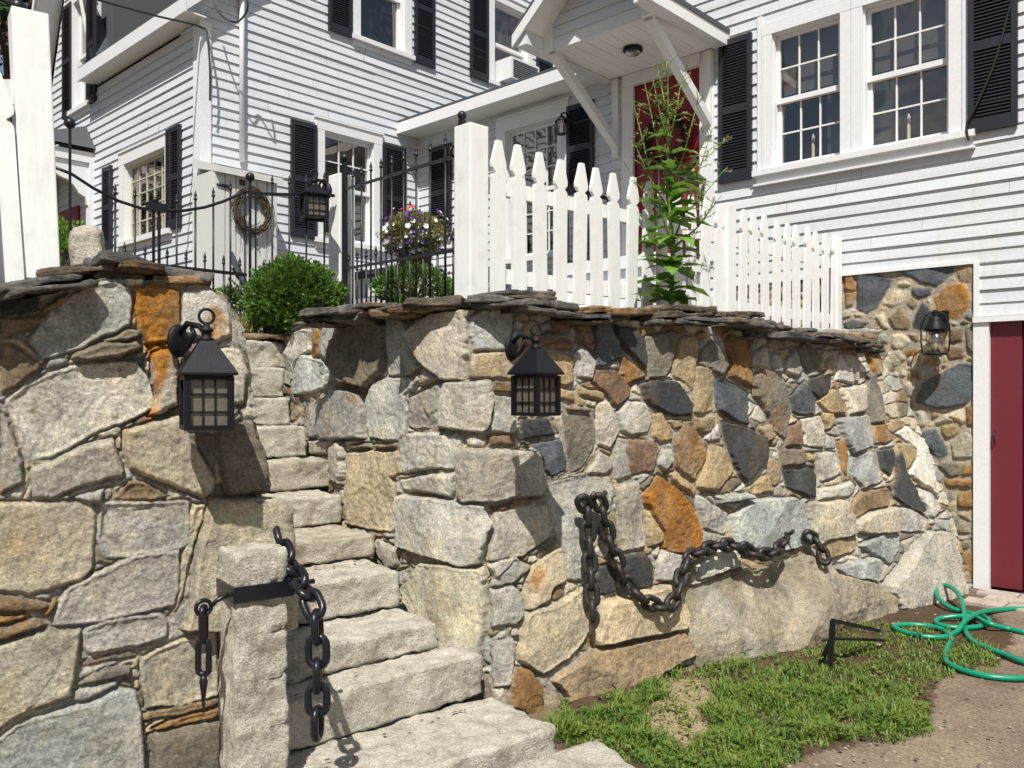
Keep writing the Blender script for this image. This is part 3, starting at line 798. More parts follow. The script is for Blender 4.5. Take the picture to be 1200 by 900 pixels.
m.build('hook', M['chain'], gp)

# ------------------------------------------------------------------ capstones (loose slate and fieldstone along the crests)
def caps(wall, data, seed0):
    for i, (mk, x0, t0, b0, x1, t1, b1, Y0, Y1, dep, pro) in enumerate(data):
        p0, p1 = at(x0, t0, Y0), at(x1, t1, Y1); q0, q1 = at(x0, b0, Y0), at(x1, b1, Y1)
        d = (p1-p0); d.z = 0; d.normalize(); n_ = Vector((-d.y, d.x, 0))
        if n_.dot(Vector((SA, CA, 0))) < 0: n_ = -n_
        rc = random.Random(seed0*31+i); L_ = (p1-p0).length; np_ = max(1, round(L_/rc.uniform(.34, .5))); cut = [0]+sorted((k+rc.uniform(-.22, .22))/np_ for k in range(1, np_))+[1]
        for k in range(np_):
            a, b = cut[k], cut[k+1]; A0, A1, B0, B1 = p0.lerp(p1, a), p0.lerp(p1, b), q0.lerp(q1, a), q0.lerp(q1, b)
            pr = pro+rc.uniform(-.02, .03)*(np_ > 1); f0, f1 = -n_*(pr+rc.uniform(-.02, .02)), -n_*(pr+rc.uniform(-.02, .02)); g = n_*dep; dz = Vector((0, 0, rc.uniform(-.012, .012)))*(np_ > 1); sq = d*rc.uniform(.0, .05); s2 = d*rc.uniform(.0, .04)
            hz_ = (A0-B0).length
            if hz_ > .045:                              # a thick cap is really two leaves of slate
                M0, M1 = B0.lerp(A0, rc.uniform(.38, .55)), B1.lerp(A1, rc.uniform(.38, .55)); q_ = -n_*rc.uniform(-.035, .02); e_ = d*rc.uniform(-.05, .05); gap = Vector((0, 0, -.003))
                rough_block('capstone', [B0+f0+q_+e_, B1+f1+q_+e_, B1+g, B0+g, M0+f0+q_+e_+gap, M1+f1+q_+e_+gap, M1+g+gap, M0+g+gap], M[rc.choice(['cap_grey', 'cap_brown', 'cap_dark', mk])], wall, .014, .004, .009, seed0+i+k*7+3, .04, True, .009)
                B0, B1 = M0, M1
            rough_block('capstone', [B0+f0+sq, B1+f1-s2, B1+g, B0+g, A0+f0*.8+sq*1.4+dz, A1+f1*.8-s2*.5-dz, A1+g, A0+g], M[mk if rc.random() < .7 else rc.choice(['cap_grey', 'cap_brown', 'cap_rust'])], wall, .014, .004, .010, seed0+i+k*7, .045, True, .009)
caps(left_wall, [
    ('cap_grey', -40, 337, 358, 96, 321, 336, 2.75, 3.03, .35, .05), ('cap_brown', 34, 317, 326, 140, 311, 321, 3.02, 3.12, .35, .02),
    ('cap_dark', 106, 295, 308, 256, 321, 333, 3.10, 3.34, .4, .06), ('cap_rust', 128, 306, 317, 198, 312, 322, 3.10, 3.2, .35, .055),
    ('cap_orange', 172, 321, 330, 254, 325, 335, 3.18, 3.33, .35, .045), ('cap_pale', 88, 306, 313, 125, 303, 310, 3.2, 3.25, .3, 0),
    ('cap_brown', -60, 352, 362, 40, 345, 352, 2.8, 2.95, .3, 0.02), ('cap_dark', 96, 316, 326, 176, 322, 331, 3.12, 3.2, .3, .02)], 40)
caps(long_wall, [
    ('cap_orange', 352, 364, 372, 418, 356, 366, 5.12, 4.8, .3, .04), ('cap_brown', 352, 372, 381, 384, 371, 379, 5.12, 4.97, .3, .0),
    ('cap_grey', 394, 369, 378, 422, 367, 376, 4.92, 4.78, .3, .01), ('cap_brown', 414, 358, 368, 466, 353, 362, 4.8, 4.56, .3, .03),
    ('cap_rust', 436, 364, 373, 484, 363, 372, 4.7, 4.5, .3, .04), ('cap_rust', 464, 350, 368, 606, 347, 361, 4.50, 4.38, .35, .05),
    ('cap_grey', 556, 340, 350, 656, 340, 352, 4.52, 4.62, .3, -.02), ('cap_grey', 600, 350, 364, 678, 357, 372, 4.40, 4.63, .4, .05),
    ('cap_orange', 674, 359, 368, 720, 358, 367, 4.66, 4.82, .3, .02), ('cap_dark', 664, 367, 377, 715, 370, 379, 4.60, 4.78, .3, .02),
    ('cap_orange', 712, 363, 377, 746, 362, 376, 4.78, 4.92, .28, .05), ('cap_rust', 730, 361, 369, 782, 359, 368, 4.9, 5.1, .35, .0),
    ('cap_pale', 767, 366, 381, 795, 366, 380, 5.0, 5.12, .25, .04), ('cap_brown', 772, 357, 370, 840, 358, 371, 5.1, 5.4, .35, .0),
    ('cap_dark', 796, 371, 380, 890, 375, 385, 5.15, 5.6, .35, .05), ('cap_brown', 836, 364, 376, 898, 366, 378, 5.45, 5.8, .35, .0),
    ('cap_orange', 888, 374, 390, 916, 377, 391, 5.62, 5.8, .28, .03), ('cap_dark', 884, 386, 394, 940, 390, 399, 5.6, 5.95, .35, .04),
    ('cap_brown', 908, 381, 390, 960, 385, 394, 5.9, 6.25, .35, 0), ('cap_rust', 928, 388, 398, 1022, 396, 408, 5.95, 6.75, .35, .05),
    ('cap_orange', 978, 391, 402, 1024, 392, 404, 6.5, 6.95, .3, .02), ('cap_pale', 990, 385, 399, 1034, 386, 402, 6.9, 7.2, .25, .0),
    ('cap_brown', 1010, 402, 412, 1040, 403, 412, 6.9, 7.2, .25, .0)], 80)
m3 = rough_block('capstone', [at(x, y, Y) for (x, y, Y) in ((262, 397, 6.05), (352, 399, 6.05), (352, 400, 6.4), (262, 398, 6.4), (262, 391, 6.05), (352, 391, 6.05), (352, 392, 6.4), (262, 392, 6.4))], M['cap_rust'], steps, .03, .015, .01, 130, .02)
st = rough_block('granite_stub', [at(80+dx, y, Y) for y in (318, 266) for dx, Y in ((0, 3.35), (38, 3.35), (42, 3.6), (4, 3.6))], M['granite'], None, .02, .035, .012, 131)
tag(st, 'short rounded granite stub behind the capstones of the left wall', 'stone post', kind='thing')

# ------------------------------------------------------------------ ground
def ground_mat():
    m = mat('dirt_drive', (.2, .17, .14), .95); t = m.node_tree; b = t.nodes["Principled BSDF"]; b.inputs["Specular IOR Level"].default_value = .15
    n1 = noise_node(t, 1.3, 6, .65); r1 = ramp(t, n1.outputs[0], [(.36, (.14, .105, .075)), (.5, (.195, .15, .108)), (.66, (.27, .215, .155))])
    v = t.nodes.new("ShaderNodeTexVoronoi"); v.inputs["Scale"].default_value = 75
    tc = t.nodes.new("ShaderNodeTexCoord"); t.links.new(tc.outputs["Object"], v.inputs["Vector"])
    r2 = ramp(t, v.outputs["Color"], [(.1, (.68, .66, .64)), (.5, (1, 1, 1)), (.9, (1.3, 1.27, 1.22))])
    n2 = noise_node(t, 160, 3, .7); r3 = ramp(t, n2.outputs[0], [(.3, (.7, .7, .7)), (.7, (1.25, 1.25, 1.25))])
    sa_ = t.nodes.new("ShaderNodeAttribute"); sa_.attribute_name = 'Soil'; sx = t.nodes.new("ShaderNodeSeparateColor"); t.links.new(sa_.outputs[0], sx.inputs[0])
    n5 = noise_node(t, 11, 6, .75); ad = t.nodes.new("ShaderNodeMath"); ad.operation = 'ADD'; t.links.new(sx.outputs[0], ad.inputs[0]); t.links.new(n5.outputs[0], ad.inputs[1])
    q1 = ramp(t, ad.outputs[0], [(.8, (0, 0, 0)), (1.0, (1, 1, 1))]); ad2 = t.nodes.new("ShaderNodeMath"); ad2.operation = 'ADD'; t.links.new(sx.outputs[1], ad2.inputs[0]); t.links.new(n5.outputs[0], ad2.inputs[1])
    q2 = ramp(t, ad2.outputs[0], [(.8, (0, 0, 0)), (1.0, (1, 1, 1))])
    base = mix(t, q1.outputs[0], r1.outputs[0], (.075, .05, .03)); base = mix(t, q2.outputs[0], base, (.29, .22, .135))
    c = mix(t, .8, base, r2.outputs[0], 'MULTIPLY'); c = mix(t, .8, c, r3.outputs[0], 'MULTIPLY'); t.links.new(c, b.inputs["Base Color"])
    n3 = bump(t, v.outputs["Distance"], .6, .008); t.links.new(bump(t, n2.outputs[0], .5, .006, n3), b.inputs["Normal"]); return m
M['drive'] = ground_mat()
xs = np.concatenate([[-150, -60, -20, -8], np.linspace(-3, 9, 170), [14, 30, 70, 150]]); ys = np.concatenate([[-150, -60, -20, -8], np.linspace(-4, 4, 120), [8, 20, 60, 150]])
v = []; fs = []
for y in ys:
    for x in xs:
        z = .012*mn.fractal(Vector((x*1.5, y*1.5, 0)), 1, 2, 4)+.004*mn.noise(Vector((x*9, y*9, 3)))
        v.append((x, y, z if -3 <= x <= 9 and -4 <= y <= 4 else -.02))
nx = len(xs)
for j in range(len(ys)-1):
    for i in range(nx-1): fs.append((j*nx+i, j*nx+i+1, (j+1)*nx+i+1, (j+1)*nx+i))
me = bpy.data.meshes.new('ground'); me.from_pydata(v, [], fs); me.polygons.foreach_set('use_smooth', [True]*len(fs)); me.materials.append(M['drive'])
va = np.array(v); Yv = SA*va[:, 0]+CA*va[:, 1]; ok = Yv > .8; Ys = np.where(ok, Yv, 1); pxv = 600+1000*(CA*va[:, 0]-SA*va[:, 1])/Ys; pyv = 460-1000*(va[:, 2]-HC)/Ys
so1 = sdf(np.array([[640, 870], [660, 820], [800, 770], [1000, 730], [1050, 690], [1120, 690], [1160, 715], [1190, 745], [1175, 775], [1100, 795], [1085, 860], [930, 890], [800, 930], [700, 900]], float), pxv, pyv)
so2 = np.maximum(sdf(np.array([[750, 842], [770, 820], [800, 812], [832, 850], [812, 885], [775, 872]], float), pxv, pyv), sdf(np.array([[772, 795], [835, 788], [848, 826], [790, 832]], float), pxv, pyv))
ca = me.color_attributes.new('Soil', 'FLOAT_COLOR', 'POINT')
ca.data.foreach_set('color', np.stack([np.clip(.42+so1/30, 0, .62)*ok, np.clip(.35+so2/16, 0, .75)*ok, 0*Yv, 0*Yv+1], 1).ravel().astype(np.float32))
g = link('ground', me); g['kind'] = 'structure'
# terrace behind the walls
M['soil'] = slab_mat('soil', (.07, .05, .035), (.12, .09, .06), (.2, .16, .11))
m = MB()
def sheet(pts, z): m.add([(a, b, z) for a, b in pts], [tuple(range(len(pts)))])
sheet([(3.32, 3.4), (4.85, 3.0), (6.4, 2.9), (7.7, 2.95), (7.7, 9.1), (3.35, 9.1), (3.35, 5.5)], 1.97)
sheet([(-.6, 3.8), (.9, 3.5), (1.6, 3.35), (1.75, 5.95), (3.35, 5.95), (3.35, 9.1), (3.35, 30), (-30, 30), (-30, 3.8)], 1.965)
m.add([(1.75, 5.95, 1.2), (3.35, 5.95, 1.2), (3.35, 5.95, 1.965), (1.75, 5.95, 1.965)], [(0, 1, 2, 3)])
m.add([(-30, 3.8, -.1), (-.55, 3.7, -.1), (-.55, 3.8, 1.965), (-30, 3.8, 1.965)], [(0, 1, 2, 3)])
g = m.build('terrace', M['soil']); g['kind'] = 'structure'
# small stone pavers before the red door
M['paver'] = slab_mat('paver_stone', (.34, .28, .23), (.42, .36, .30), (.48, .43, .37))
m = MB()
for r_ in range(3):
    for c_ in range(7):
        a0 = 7.62-.19*(r_+1); b0 = 1.95-.29*c_-.1*(r_ % 2); j = random.uniform(-.004, .004)
        m.box(a0+.006, a0+.184, b0-.284, b0-.006, -.05, .028+j)
g = m.build('path', M['paver']); g['kind'] = 'structure'; me = g.data
bv = g.modifiers.new('bevel', 'BEVEL'); bv.width = .008; bv.segments = 2
# grass patch
rnd = random.Random(5)
GP = [(640, 862), (648, 838), (690, 825), (790, 772), (830, 772), (900, 768), (960, 750), (985, 732), (1050, 725), (1120, 738), (1170, 768), (1165, 785), (1110, 798), (1085, 815), (1098, 858), (1040, 872), (955, 872), (925, 905), (800, 930), (755, 902), (700, 880)]
gpoly = np.array(GP, float)
NB = 56000; xs = np.array([rnd.uniform(640, 1175) for _ in range(NB)]); ys = np.array([rnd.uniform(730, 935) for _ in range(NB)])
sd = sdf(gpoly, xs+fbm(xs/22, ys/16, 3)*26, ys+fbm(xs/22, ys/16, 9)*16)
bare = sdf(np.array([[755, 835], [800, 815], [830, 850], [800, 880], [770, 865]], float), xs, ys)
bare2 = sdf(np.array([[775, 800], [830, 795], [840, 825], [790, 830]], float), xs, ys)
m = MB()
for x, y, s_, b1, b2 in zip(xs, ys, sd, bare, bare2):
    if s_ < rnd.uniform(-3, 5): continue
    if max(b1+2, b2) > -1 and rnd.random() < .86: continue
    if rnd.random() > (.95 if y > 800 else .7): continue
    if mn.fractal(Vector((x/24, y/13, 8)), 1, 2, 3) > .42 and rnd.random() < .8: continue
    p = on_z(x, y, .0); p.z = -.005
    clump = mn.noise(Vector((p.x*5, p.y*5, 0)))
    h = (.018+.038*rnd.random())*(1+1.1*clump)*(1.0 if s_ > 8 else .7)*(.75 if p.x > 4.6 else 1); a = rnd.uniform(0, 6.283); lean = rnd.uniform(.3, 1.7)*h
    wv = Vector((math.cos(a+1.57), math.sin(a+1.57), 0))*rnd.uniform(.0025, .0045); dv = Vector((math.cos(a), math.sin(a), 0))*lean; up = Vector((0, 0, h))
    m.add([p-wv, p+wv, p+dv*.4+up*.65+wv*.8, p+dv*.4+up*.65-wv*.8, p+dv+up*.95], [(0, 1, 2, 3), (3, 2, 4)])
for _ in range(2600):                                  # clover and plantain among the blades
    x, y = rnd.uniform(650, 1165), rnd.uniform(740, 925)
    if sdf(gpoly, np.array([x]), np.array([y]))[0] < 0 or mn.noise(Vector((x/22, y/14, 4))) < .05: continue
    p = on_z(x, y, 0); p.z = rnd.uniform(.02, .06)
    for k in range(3):
        a = rnd.uniform(0, 6.28); d_ = Vector((math.cos(a), math.sin(a), rnd.uniform(-.1, .4)))*rnd.uniform(.012, .026); s_ = Vector((-d_.y, d_.x, 0))*.42
        m.add([p, p+d_*.5+s_, p+d_, p+d_*.5-s_], [(0, 1, 2, 3)])
g = m.build('grass', M['grass']); tag(g, 'patch of rough green grass at the foot of the stone wall', 'grass', kind='stuff')
# pebbles and chips of stone lying about
for nm, n_, rng in (('gravel', 420, None),):
    m = MB()
    for _ in range(n_):
        x, y = rnd.uniform(650, 1200), rnd.uniform(700, 905)
        p = on_z(x, y, .0); r_ = rnd.uniform(.002, .007)*(1.5 if rnd.random() < .1 else 1)
        q = [p+Vector((rnd.uniform(-1, 1), rnd.uniform(-1, 1), rnd.uniform(-.3, .8)))*r_ for _ in range(8)]
        m.hexa([p+Vector((sx*r_*rnd.uniform(.6, 1.3), sy*r_*rnd.uniform(.6, 1.3), sz*r_*rnd.uniform(.4, .9))) for sz in (-.2, 1) for sx, sy in ((-1, -1), (1, -1), (1, 1), (-1, 1))])
    g = m.build(nm, M['paver']); tag(g, 'small pale stone chips scattered over the brown drive', 'gravel', kind='stuff')

rnd = random.Random(99); m = MB()                       # dead leaves and twigs blown against the wall and steps
for _ in range(210):
    if rnd.random() < .85:
        x, y = rnd.uniform(650, 1200), rnd.uniform(700, 900); p = on_z(x, y, .012)
        if x < 1000 and y < 790-(x-800)*.12: continue
    else:
        k = rnd.choice([(2.2, 2.86, .126), (2.5, 2.9, .126), (2.3, 3.12, .338), (2.4, 3.5, .474), (2.6, 3.8, .675)]); p = Vector((k[0]+rnd.uniform(-.4, .35), k[1]+rnd.uniform(-.06, .03), k[2]+.006))
    a = rnd.uniform(0, 6.28); d = Vector((math.cos(a), math.sin(a), rnd.uniform(-.1, .35)))*rnd.uniform(.012, .032); s = Vector((-d.y, d.x, rnd.uniform(-.006, .01)))*.35
    m.add([p, p+d*.5+s, p+d, p+d*.5-s], [(0, 1, 2, 3)])
g = m.build('leaf_litter', M['twig']); tag(g, 'scattered dead brown leaves on the drive and steps', 'leaf litter', kind='stuff')

# ------------------------------------------------------------------ the house
house = thing('clapboard_house', 'white clapboard house with black shutters and a dark red door above the walls', 'house', (7.71, 2.0, 0))
class Fr:                                               # frame on a wall: u along, z up, o outwards
    def __init__(s, org, u, n): s.o = Vector(org); s.u = Vector(u); s.n = Vector(n)
    def p(s, u, z, o=0.0): return s.o+s.u*u+s.n*o+Vector((0, 0, z))
    def box(s, m, u0, u1, z0, z1, o0, o1):
        q = [s.p(u0, z0, o1), s.p(u1, z0, o1), s.p(u1, z0, o0), s.p(u0, z0, o0), s.p(u0, z1, o1), s.p(u1, z1, o1), s.p(u1, z1, o0), s.p(u0, z1, o0)]
        return m.hexa(q)
AF, BF, AL = 7.71, 9.02, 4.56
FA = Fr((AF, 0, 0), (0, 1, 0), (-1, 0, 0))              # right facade, u = world y (grows to the left in the photo)
FB = Fr((0, BF, 0), (1, 0, 0), (0, -1, 0))              # front of the left wing, u = world x
FL = Fr((AL, 0, 0), (0, 1, 0), (-1, 0, 0))              # side of the left wing, u = world y
def ua(x, y=460): p = on_a(x, y, AF); return p.y
def za(x, y): return on_a(x, y, AF).z
def ub(x): return on_b(x, 460, BF).x
def zb(x, y): return on_b(x, y, BF).z
def ul(x): return on_a(x, 460, AL).y
def zl_(x, y): return on_a(x, y, AL).z
EXP = .1085
def siding(m, fr, u0, u1, z0, z1, holes, lap=.020, clip=None):
    z = z0; k = 0; rr = random.Random(int(u0*31+z0*7))
    while z < z1-1e-3:
        zt = min(z+EXP, z1); zm = (z+zt)/2
        iv = [(u0, u1)]
        if clip:
            c = clip(zm); iv = [(max(u0, c[0]), min(u1, c[1]))]
        for (h0, h1, g0, g1) in holes:
            if g0-.02 < zm < g1+.02:
                nw = []
                for a, b in iv:
                    if h1 <= a or h0 >= b: nw.append((a, b)); continue
                    if h0 > a: nw.append((a, h0))
                    if h1 < b: nw.append((h1, b))
                iv = nw
        for a, b in iv:
            if b-a < .01: continue
            # butt joints between boards
            cuts = [a]; x = a+rr.uniform(.8, 3.2)
            while x < b-.5: cuts.append(x); x += rr.uniform(2.2, 3.6)
            cuts.append(b)
            for c, d in zip(cuts[:-1], cuts[1:]):
                w0 = rr.uniform(-.004, .003); d_ = d-.0025 if d < b else d
                n = len(m.v)
                P = [fr.p(c, z, .0), fr.p(c, z, lap+w0), fr.p(d_, z, lap+w0), fr.p(d_, z, .0), fr.p(c, zt+.006, .003), fr.p(d_, zt+.006, .003)]
                m.add(P, [(1, 2, 5, 4), (0, 3, 2, 1)])
        z = zt; k += 1
    return m
def hole(win): return (win[0]-.03, win[1]+.03, win[2]-.03, win[3]+.03)

def window(fr, u0, u1, z0, z1, cas=.11, cols=3, rows=2, double=True, sash='white', sill=True, mt=.014, blind=None, frm='white', head=True, room=.9, low=None):
    """u0..u1 x z0..z1 = opening"""
    m = MB()
    fr.box(m, u0-cas, u0, z0-.0, z1, 0, .034); fr.box(m, u1, u1+cas, z0, z1, 0, .034); fr.box(m, u0-cas-.003, u1+cas+.003, z1, z1+cas, 0, .036)
    if head: fr.box(m, u0-cas-.02, u1+cas+.02, z1+cas, z1+cas+.022, 0, .05)
    # reveals
    fr.box(m, u0-.02, u0+.012, z0, z1, -.16, -.001); fr.box(m, u1-.012, u1+.02, z0, z1, -.16, -.001); fr.box(m, u0+.012, u1-.012, z1-.012, z1+.02, -.16, -.001); fr.box(m, u0+.012, u1-.012, z0-.02, z0+.012, -.16, -.001)
    wo = m.build('window', M[frm], house)
    if sill:
        m = MB(); fr.box(m, u0-cas-.03, u1+cas+.03, z0-.06, z0-.001, -.02, .075); fr.box(m, u0-cas, u1+cas, z0-.13, z0-.061, 0, .028); m.build('sill', M[frm], wo)
    zm = (z0+z1)/2 if double else z0
    def one(a0, a1, o, cc, rw):
        s = .048; m = MB(); o0, o1 = o-.03, o
        fr.box(m, u0+.013, u0+s, a0, a1, o0, o1); fr.box(m, u1-s, u1-.013, a0, a1, o0, o1); fr.box(m, u0+s, u1-s, a1-s*.8, a1, o0, o1); fr.box(m, u0+s, u1-s, a0, a0+s, o0, o1)
        gu0, gu1, gz0, gz1 = u0+s, u1-s, a0+s, a1-s*.8
        for i in range(1, cc): u = gu0+(gu1-gu0)*i/cc; fr.box(m, u-mt/2, u+mt/2, gz0, gz1, o0+.008, o1-.004)
        for i in range(1, rw): z = gz0+(gz1-gz0)*i/rw; fr.box(m, gu0, gu1, z-mt/2, z+mt/2, o0+.009, o1-.005)
        m.build('sash', M[sash], wo)
        m = MB(); m.add([fr.p(gu0-.003, gz0-.003, o0+.013), fr.p(gu1+.003, gz0-.003, o0+.013), fr.p(gu1+.003, gz1+.003, o0+.013), fr.p(gu0-.003, gz1+.003, o0+.013)], [(0, 1, 2, 3)]); m.build('pane', M['glass'], wo)
    if double:
        one(zm-.02, z1-.013, -.05, cols, rows); one(z0+.013, zm+.02, -.085, *(low or (cols, rows)))
    else: one(z0+.013, z1-.013, -.05, cols, rows)
    # the dim room behind
    m = MB(); a, b, c, d = u0-.4, u1+.4, z0-.4, z1+.3
    q = lambda u, z, o: tuple(fr.p(u, z, o))
    m.add([q(a, c, -.17), q(b, c, -.17), q(b, d, -.17), q(a, d, -.17), q(a, c, -.17-room), q(b, c, -.17-room), q(b, d, -.17-room), q(a, d, -.17-room),
           q(u0, z0, -.17), q(u1, z0, -.17), q(u1, z1, -.17), q(u0, z1, -.17)],
          [(4, 5, 6, 7), (0, 1, 5, 4), (1, 2, 6, 5), (2, 3, 7, 6), (3, 0, 4, 7), (0, 1, 9, 8), (1, 2, 10, 9), (2, 3, 11, 10), (3, 0, 8, 11)])
    m.build('room', M['dark'], wo)
    if blind:
        m = MB(); fr.box(m, u0+.05, u1-.05, blind[0], blind[1], -.135, -.13); m.build('blind', M['blind'], wo)
    return wo
M['blind'] = mat('window_screen', (.15, .14, .13), .8)
def shutter(fr, u0, u1, z0, z1, mid=.5, o=.02):
    m = MB(); s = .045; o1 = o+.035
    fr.box(m, u0, u0+s, z0, z1, o, o1); fr.box(m, u1-s, u1, z0, z1, o, o1)
    zm = z0+(z1-z0)*mid
    for a, b in ((z0, z0+.10), (zm-.035, zm+.035), (z1-.06, z1)): fr.box(m, u0+s, u1-s, a, b, o+.002, o1-.003)
    fr.box(m, u0+s, u1-s, z0+.1, z1-.06, o-.002, o+.001)
    for a, b in ((z0+.10, zm-.035), (zm+.035, z1-.06)):
        n = int((b-a)/.028)
        for i in range(n):
            z = a+(b-a)*(i+.5)/n; h = (b-a)/n
            P = [fr.p(u0+s, z-h*.5, o1-.006), fr.p(u1-s, z-h*.5, o1-.006), fr.p(u1-s, z+h*.25, o+.006), fr.p(u0+s, z+h*.25, o+.006)]
            Q = [p+Vector((0, 0, .007)) for p in P]; m.hexa(P+Q)
    return m.build('shutter', M['black_paint'], house)

# openings -----------------------------------------------------------
# right facade (u = y; larger u is further left)
rw1 = (ua(986), ua(906), za(945, 193), za(945, 37)); rw2 = (ua(1113), ua(1012), za(1062, 166), za(1062, -16))
zt_r = (rw1[3]+rw2[3])/2; zb_r = (rw1[2]+rw2[2])/2
rw1 = (rw1[0], rw1[1], zb_r, zt_r); rw2 = (rw2[0], rw2[1], zb_r, zt_r)
dr = (ua(822), ua(744), 2.93, 5.0)                       # red entry door
CL = (ua(1145.5), 4.3, -.1, 2.66)                       # fieldstone cladding
BD = (-.35, ua(1160), 0.0, 2.14)                         # barn door
lw = (ua(655), ua(594), 3.25, za(625, 146))             # window of the link
m = MB()
FRONT_HOLES = [hole(rw1), hole(rw2), hole(dr)]
siding(m, FA, -3.2, 5.72, 2.66, 9.0, FRONT_HOLES)
siding(m, FA, -3.2, CL[0]-.02, 2.22, 2.66, [])
siding(m, FA, 4.3, 5.72, 2.0, 2.66, [hole(dr)])
m.build('wall', M['siding_stained'], house)
m = MB(); siding(m, FA, 5.72, BF, 2.0, 5.1, [hole(lw)]); m.build('wall', M['siding'], house)
# left wing front, gabled
ZE = 5.74
def gclip(z): return (AL, 12.0) if z < ZE+.3 else (AL+(z-ZE-.3)/.95, 12.0)
f1 = (ub(437), ub(379), zb(405, 284), zb(405, 160)); f2 = (ub(473), ub(421), zb(447, 54), zb(447, 54)+1.45); f3 = (ub(617), ub(578), zb(598, 104), zb(598, 10))
f1 = (f1[1], f1[0], f1[2], f1[3]); f2 = (f2[1], f2[0], f2[2], f2[3]); f3 = (f3[1], f3[0], f3[2], f3[3])
m = MB(); siding(m, FB, AL, 12.0, 1.9, 10, [hole(f1), hole(f2), hole(f3)], clip=gclip); m.build('wall', M['siding'], house)
# left wing side
s1 = (ul(196), ul(148), zl_(172, 277), zl_(172, 183)); s2 = (ul(104), ul(89), zl_(96, 126), zl_(96, 126)+1.5)
def lclip(z):
    if z < ZE: return (BF, 15.2)
    h = (z-ZE)/1.75; return (11.95+h*.75, 13.75-h*.75)
m = MB(); siding(m, FL, BF, 15.2, 1.9, 7.9, [hole(s1), hole(s2)], clip=lclip); m.build('wall', M['siding'], house)
window(FA, *rw1, cas=.098, blind=(zb_r+.72, zt_r-.03), sill=False, head=False); window(FA, *rw2, cas=.098, blind=(zb_r+.72, zt_r-.03), sill=False, head=False)
# one broad casing round the pair
m = MB(); c0, c1 = rw2[0]-.17, rw1[1]+.15; FA.box(m, c0-.035, c1+.035, zb_r-.055, zb_r-.002, -.02, .075); FA.box(m, c0-.01, c1+.01, zb_r-.129, zb_r-.0551, 0, .032)
FA.box(m, c0, rw2[0]-.103, zb_r, zt_r+.2, 0, .03); FA.box(m, rw1[1]+.103, c1, zb_r, zt_r+.2, 0, .03); FA.box(m, rw2[1]+.102, rw1[0]-.102, zb_r-.0, zt_r+.1, 0, .024)
FA.box(m, c0-.03, c1+.03, zb_r-.15, zb_r-.131, 0, .06)
m.build('casing', M['white'], house)
window(FA, *lw, cas=.16, cols=4, rows=3, sash='white')
window(FB, *f1, cas=.13, cols=3, rows=2, low=(1, 1)); window(FB, *f2, cas=.12, cols=1, rows=1); window(FB, *f3, cas=.11, cols=1, rows=1, blind=(f3[2]+.3, f3[3]-.06))
window(FL, *s1, cas=.15, cols=5, rows=5, double=False, sash='cream', mt=.014); window(FL, *s2, cas=.10, cols=1, rows=1, blind=(s2[2]+.1, s2[3]-.4))
# shutters
def sh(fr, uf, x0, x1, z0, z1):
    a, b = uf(x0), uf(x1); return shutter(fr, min(a, b), max(a, b), z0, z1)
sh(FA, ua, 845, 883, zb_r-.06, zt_r+.07); sh(FA, ua, 1136, 1194, zb_r-.03, zt_r+.07)
sh(FA, ua, 667, 698, za(682, 226), za(682, 122)); sh(FA, ua, 506, 531, za(518, 282), za(518, 172))
sh(FB, ub, 339, 369, zb(354, 279), zb(354, 144)); sh(FB, ub, 447, 473, zb(460, 296), zb(460, 172))
sh(FB, ub, 383, 410, f2[2]-.06, f2[3]+.05); sh(FB, ub, 484, 507, f2[2]-.06, f2[3]+.05)
sh(FB, ub, 549, 570, f3[2]-.05, f3[3]+.05); sh(FB, ub, 627, 645, f3[2]-.05, f3[3]+.05)
sh(FL, ul, 199, 215, zl_(207, 268), zl_(207, 150)); sh(FL, ul, 124, 134, s1[2]-.03, s1[3]+.06)
sh(FL, ul, 77, 87, s2[2]-.05, s2[3]+.05); sh(FL, ul, 105.5, 115, s2[2]-.05, s2[3]+.05)

# corner boards, friezes, trim -----------------------------------------
m = MB()
m.box(AL-.032, AL+.10, BF-.032, BF+.13, 1.9, ZE); m.build('trim', M['white'], house); m = MB()          # wing corner
FA.box(m, CL[0]-.02, CL[0]+.022, 2.22, 2.66, 0, .03); FA.box(m, CL[0]+.022, 4.3, 2.655, 2.685, 0, .034)   # bead round the fieldstone
m.build('trim', M['white'], house); m = MB()
FA.box(m, BD[1], BD[1]+.115, 0, 2.17, -.05, .03); FA.box(m, BD[0]-.4, BD[1]+.115, 2.171, 2.215, -.05, .05)   # barn door trim
m.build('trim', M['white'], house); m = MB()
FA.box(m, dr[1], dr[1]+.15, dr[2], dr[3]+.11, 0, .04); FA.box(m, dr[0]-.16, dr[0], dr[2], dr[3]+.11, 0, .04); FA.box(m, dr[0], dr[1], dr[3], dr[3]+.11, 0, .042)
m.build('trim', M['white'], house); m = MB(); FA.box(m, 8.98, 9.02, 2, 5.0, 0, .03)
m.build('trim', M['white'], house)
m = MB(); FA.box(m, CL[0]+.0, 4.3, -.1, 2.65, -.12, -.1); m.build('footing', M['dark'], house)
clad = stone_wall('stone_foundation', [(0.0, [(AF-.0, 4.3), (AF-.0, CL[0]+.005)]), (2.66, [(AF-.0, 4.3), (AF-.0, CL[0]+.005)])], [2.655, 2.655], -.1, .009, CLAD, [], (13, 'Gnbrwt'), (.44, .38, .29), 37, hscale=.6, joint=2.2, parent=None, thick=.1, back=(1, 0), mlev=.0)
clad.parent = house; clad.matrix_parent_inverse = house.matrix_basis.inverted()
